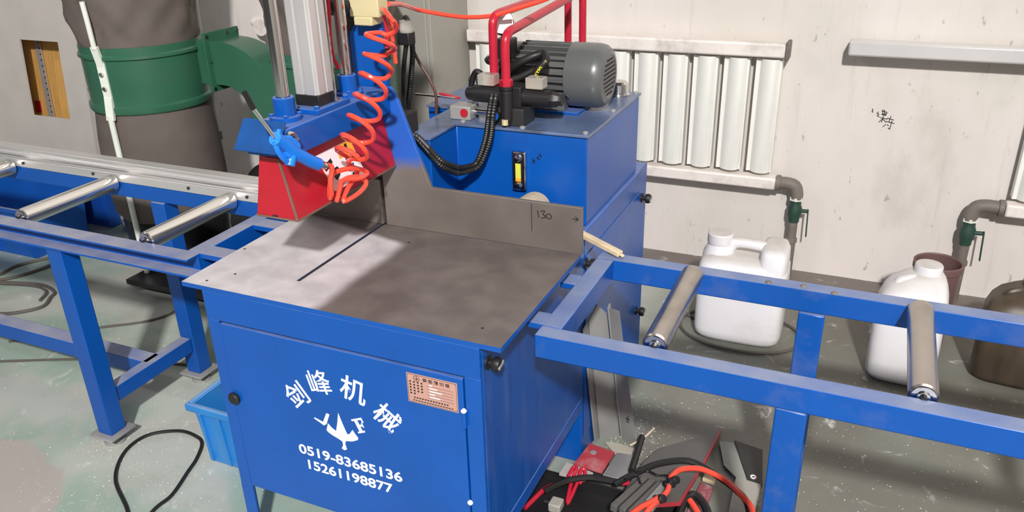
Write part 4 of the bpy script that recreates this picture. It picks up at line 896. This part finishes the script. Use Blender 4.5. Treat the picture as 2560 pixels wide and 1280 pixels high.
plate('metal_offcut', 'shiny grey sheet offcut between the red plate and dark plate', 'offcut', [(.904, .695, .046), (.970, .712, .040), (.962, .575, .052), (.898, .568, .056)], .004, mat('bright_sheet', (158, 158, 160), .35, .5, var=.1, scale=8, k=1))
plate('metal_offcut', 'small light grey offcut in front of the red plate', 'offcut', [(.781, .578, .060), (.871, .562, .060), (.857, .525, .060), (.778, .522, .060)], .010, mat('pale_offcut', (178, 172, 168), .5, k=1))
sh = plate('metal_sheet', 'large dark grey sheet with a red edge lying on the scrap heap', 'sheet', [(1.171, .965, .014), (1.162, .735, .052), (1.143, .492, .092), (.985, .39, .108), (.997, .665, .063), (1.020, .765, .047)], .006, mat('dark_grey_sheet_b', (88, 85, 82), .45, var=.08, k=1))
k = MB()
for p, q in (((1.172, .966, .013), (1.163, .735, .051)), ((1.163, .735, .051), (1.144, .491, .091)), ((1.144, .491, .091), (.985, .389, .107))): k.beam(p, q, .007, .009)
k.build('painted_edge', REDE, sh)
plate('metal_sheet', 'dark folded plate with a ring hole, partly standing for the right conveyor leg shadow', 'sheet', [(1.222, .945, .006), (1.312, .93, .006), (1.335, .76, .006), (1.293, .762, .006)], .004, mat('plate_with_leg_shadow', (40, 38, 38), .5, k=1))  # dark plate; part of its blackness stands in for the conveyor leg shadow
MB().lathe([(.009, 0), (.009, .003), (.005, .003), (.005, 0)], (1.305, .785, .006), n=16, cap=False).build('ring_eye', LABELW, bpy.data.objects['metal_sheet.001'])
plate('metal_offcut', 'light green-grey sheet strip lying on the floor under the dark plate', 'offcut', [(1.178, .914, .012), (1.222, .925, .012), (1.290, .759, .012), (1.258, .758, .012), (1.214, .80, .012)], .004, mat('green_grey_sheet', (146, 150, 142), .5, k=1))
plate('metal_offcut', 'grey square sheet at the foot of the right conveyor leg', 'offcut', [(1.258, .754, .018), (1.332, .746, .018), (1.335, .57, .018), (1.265, .58, .018)], .005, GREYC)
plate('metal_offcut', 'dusty red plate under the orange hose near the frame bottom', 'offcut', [(1.165, .70, .010), (1.205, .69, .010), (1.20, .50, .010), (1.15, .51, .010)], .006, mat('dusty_red_plate', (150, 78, 88), .6, var=.2, dirt=(205, 200, 197), dirtamt=.85, dscale=16, k=1))
plate('wood_chip', 'pale wooden chip lying under the orange hose arch', 'wood piece', [(1.170, .727, .024), (1.205, .725, .024), (1.205, .695, .024), (1.168, .70, .024)], .010, WOOD)
t = thing('valve_manifold', 'grey manifold block with orange hoses lying on the dark sheet', 'manifold', (1.04, .46, .10))
MG = mat('block_grey', (104, 101, 98), .45, .3, var=.1, k=1)
for kx in range(4): MB().beam((.992+.024*kx, .365, .128-.003*kx), (1.032+.022*kx, .545, .098-.003*kx), .019, .022).build('block', MG, t, .002)
MB().beam((1.078, .41, .128), (1.098, .535, .108), .026, .03).build('valve_head', mat('valve_head_grey', (150, 148, 146), .45, .3, k=1), t, .003)
for (x, y, z) in ((1.100, .545, .118), (1.097, .505, .135), (1.088, .437, .135)):
    MB().lathe([(.010, 0), (.010, .016), (.007, .018), (.012, .02), (.012, .034), (.008, .036)], (x, y, z), (.5, -.3, .4), 12).build('fitting', BLACKM, t)
k = MB()
for pts in ([(1.00, .545, .118), (1.03, .575, .105), (1.062, .56, .112), (1.08, .575, .105), (1.10, .56, .118)], [(.985, .50, .12), (1.01, .53, .118), (1.03, .50, .118)]): k.tube(pts, .0035, 6)
k.build('cable_tie', BLACK, t)
cablething('orange_hose', 'long orange hose arching from the manifold towards the conveyor leg', [(1.105, .535, .135), (1.121, .57, .14), (1.153, .592, .14), (1.188, .603, .135), (1.245, .612, .11), (1.294, .585, .095), (1.33, .56, .075), (1.345, .48, .05), (1.34, .38, .03)], .0078, ORANGE, 'hose')
cablething('orange_hose', 'short orange hose curling from the front fitting of the manifold', [(1.112, .495, .15), (1.113, .46, .148), (1.100, .424, .145), (1.088, .390, .145), (1.075, .34, .14)], .0075, ORANGE, 'hose')
cablething('orange_hose', 'orange hose stub beside the lower black elbow', [(1.100, .43, .15), (1.084, .405, .148), (1.062, .375, .146), (1.04, .335, .14)], .0075, ORANGE, 'hose')
cablething('orange_hose', 'orange hose end leaving a black elbow near the bottom edge', [(1.163, .535, .075), (1.184, .512, .072), (1.20, .49, .066), (1.212, .45, .05)], .008, ORANGE, 'hose')
cablething('black_elbow', 'black rubber elbow near the bottom edge', [(1.148, .45, .06), (1.146, .503, .062), (1.152, .545, .066), (1.168, .565, .07), (1.192, .553, .068), (1.217, .52, .06), (1.235, .46, .04)], .012, BLACK, 'elbow')
cablething('black_hose', 'thick black hose arching over the dark sheet', [(.955, .50, .09), (.985, .535, .10), (1.02, .575, .108), (1.055, .612, .112), (1.106, .647, .112), (1.14, .66, .108), (1.179, .656, .10), (1.229, .645, .085), (1.275, .63, .07), (1.311, .60, .06), (1.33, .53, .045), (1.335, .42, .03)], .0095, BLACK, 'hose')
lh = cablething('black_hose', 'black hose with red end lying in front of the grey offcuts', [(.772, .419, .072), (.801, .46, .075), (.832, .49, .078), (.874, .513, .08), (.921, .521, .08), (.966, .526, .08)], .009, BLACK, 'hose')
cablething('red_hose', 'short red hose end joined to the black hose', [(.968, .5265, .08), (.978, .530, .08), (.990, .534, .08)], .0075, PIPE, 'hose')
cablething('black_hose', 'short stiff black tube standing among the grey offcuts', [(.958, .783, .058), (.966, .70, .060), (.976, .602, .068)], .0105, BLACK, 'hose')
cablething('red_hose', 'red hose tail along the bottom of the cabinet side', [(.742, .346, .06), (.753, .39, .062), (.766, .430, .066), (.786, .455, .07)], .007, PIPE, 'hose')
mb = MB(); mb.tube([(.812, .505, .070), (.818, .535, .082), (.828, .533, .082), (.826, .495, .06), (.836, .434, .035), (.842, .50, .06), (.842, .532, .082), (.852, .538, .082), (.858, .52, .072), (.848, .500, .06)], .0058, 8)
tag(mb.build('spiral_hose', PIPE, base=(.835, .50, .03)), 'short red spiral hose below the small grey offcut', 'hose')
cablething('stripped_wire', 'frayed bare wire end behind the short black tube', [(.925, .765, .028), (.955, .812, .032), (.977, .866, .04)], .0035, mat('copper_wire', (224, 206, 186), .4, .2, k=1), 'wire')
t = thing('solenoid_block', 'small grey block among dark scrap under the cabinet edge', 'block', (.81, .42, .02))
MB().box((.79, .398, .02), (.826, .438, .048)).build('block', GREYC, t, .004)
MB().cyl((.79, .42, .036), (.772, .42, .036), .008, 10).build('plug', BLACK, t)
t = thing('scrap_tray', 'black scrap tray on the floor under the cabinet right side', 'tray', (.90, .40, 0))
MB().box((.70, .16, 0), (1.14, .545, .018)).build('tray_floor', BLACKM, t, .003)
for a, c in (((.70, .16, .018), (1.14, .166, .04)), ((.70, .539, .018), (1.14, .545, .04)), ((.70, .166, .018), (.706, .539, .04)), ((1.134, .166, .018), (1.14, .539, .04))): MB().box(a, c).build('tray_wall', BLACKM, t)

# ------------------------------------------------------------------ metal chips scattered on the floor
V = []; F = []
def chips(n, cx, cy, sx, sy):
    for _ in range(n):
        x, y = rng.normal(cx, sx), rng.normal(cy, sy)
        if y > 2.2 or (0.0 < x < .85 and 0 < y < 1.35): continue
        s = .0008+.0016*rng.random(); a = rng.random()*6.28; q = len(V)
        for j in range(3): V.append((x+s*math.cos(a+j*2.1)*(1+j*.5), y+s*math.sin(a+j*2.1), .0012+.0025*rng.random()))
        F.append((q, q+1, q+2))
chips(900, -.45, .12, .22, .2); chips(1300, -1.3, .75, .45, .25); chips(900, .85, .8, .1, .12); chips(450, 1.5, 1.0, .4, .25); chips(300, -.68, .2, .05, .05)
o = MB().add(V, F).build('metal_chips', mat('bright_chip', (225, 225, 222), .5, .1, var=.05), smooth=False); o['kind'] = 'stuff'; tag(o, 'tiny bright metal chips scattered over the floor', 'metal chips')
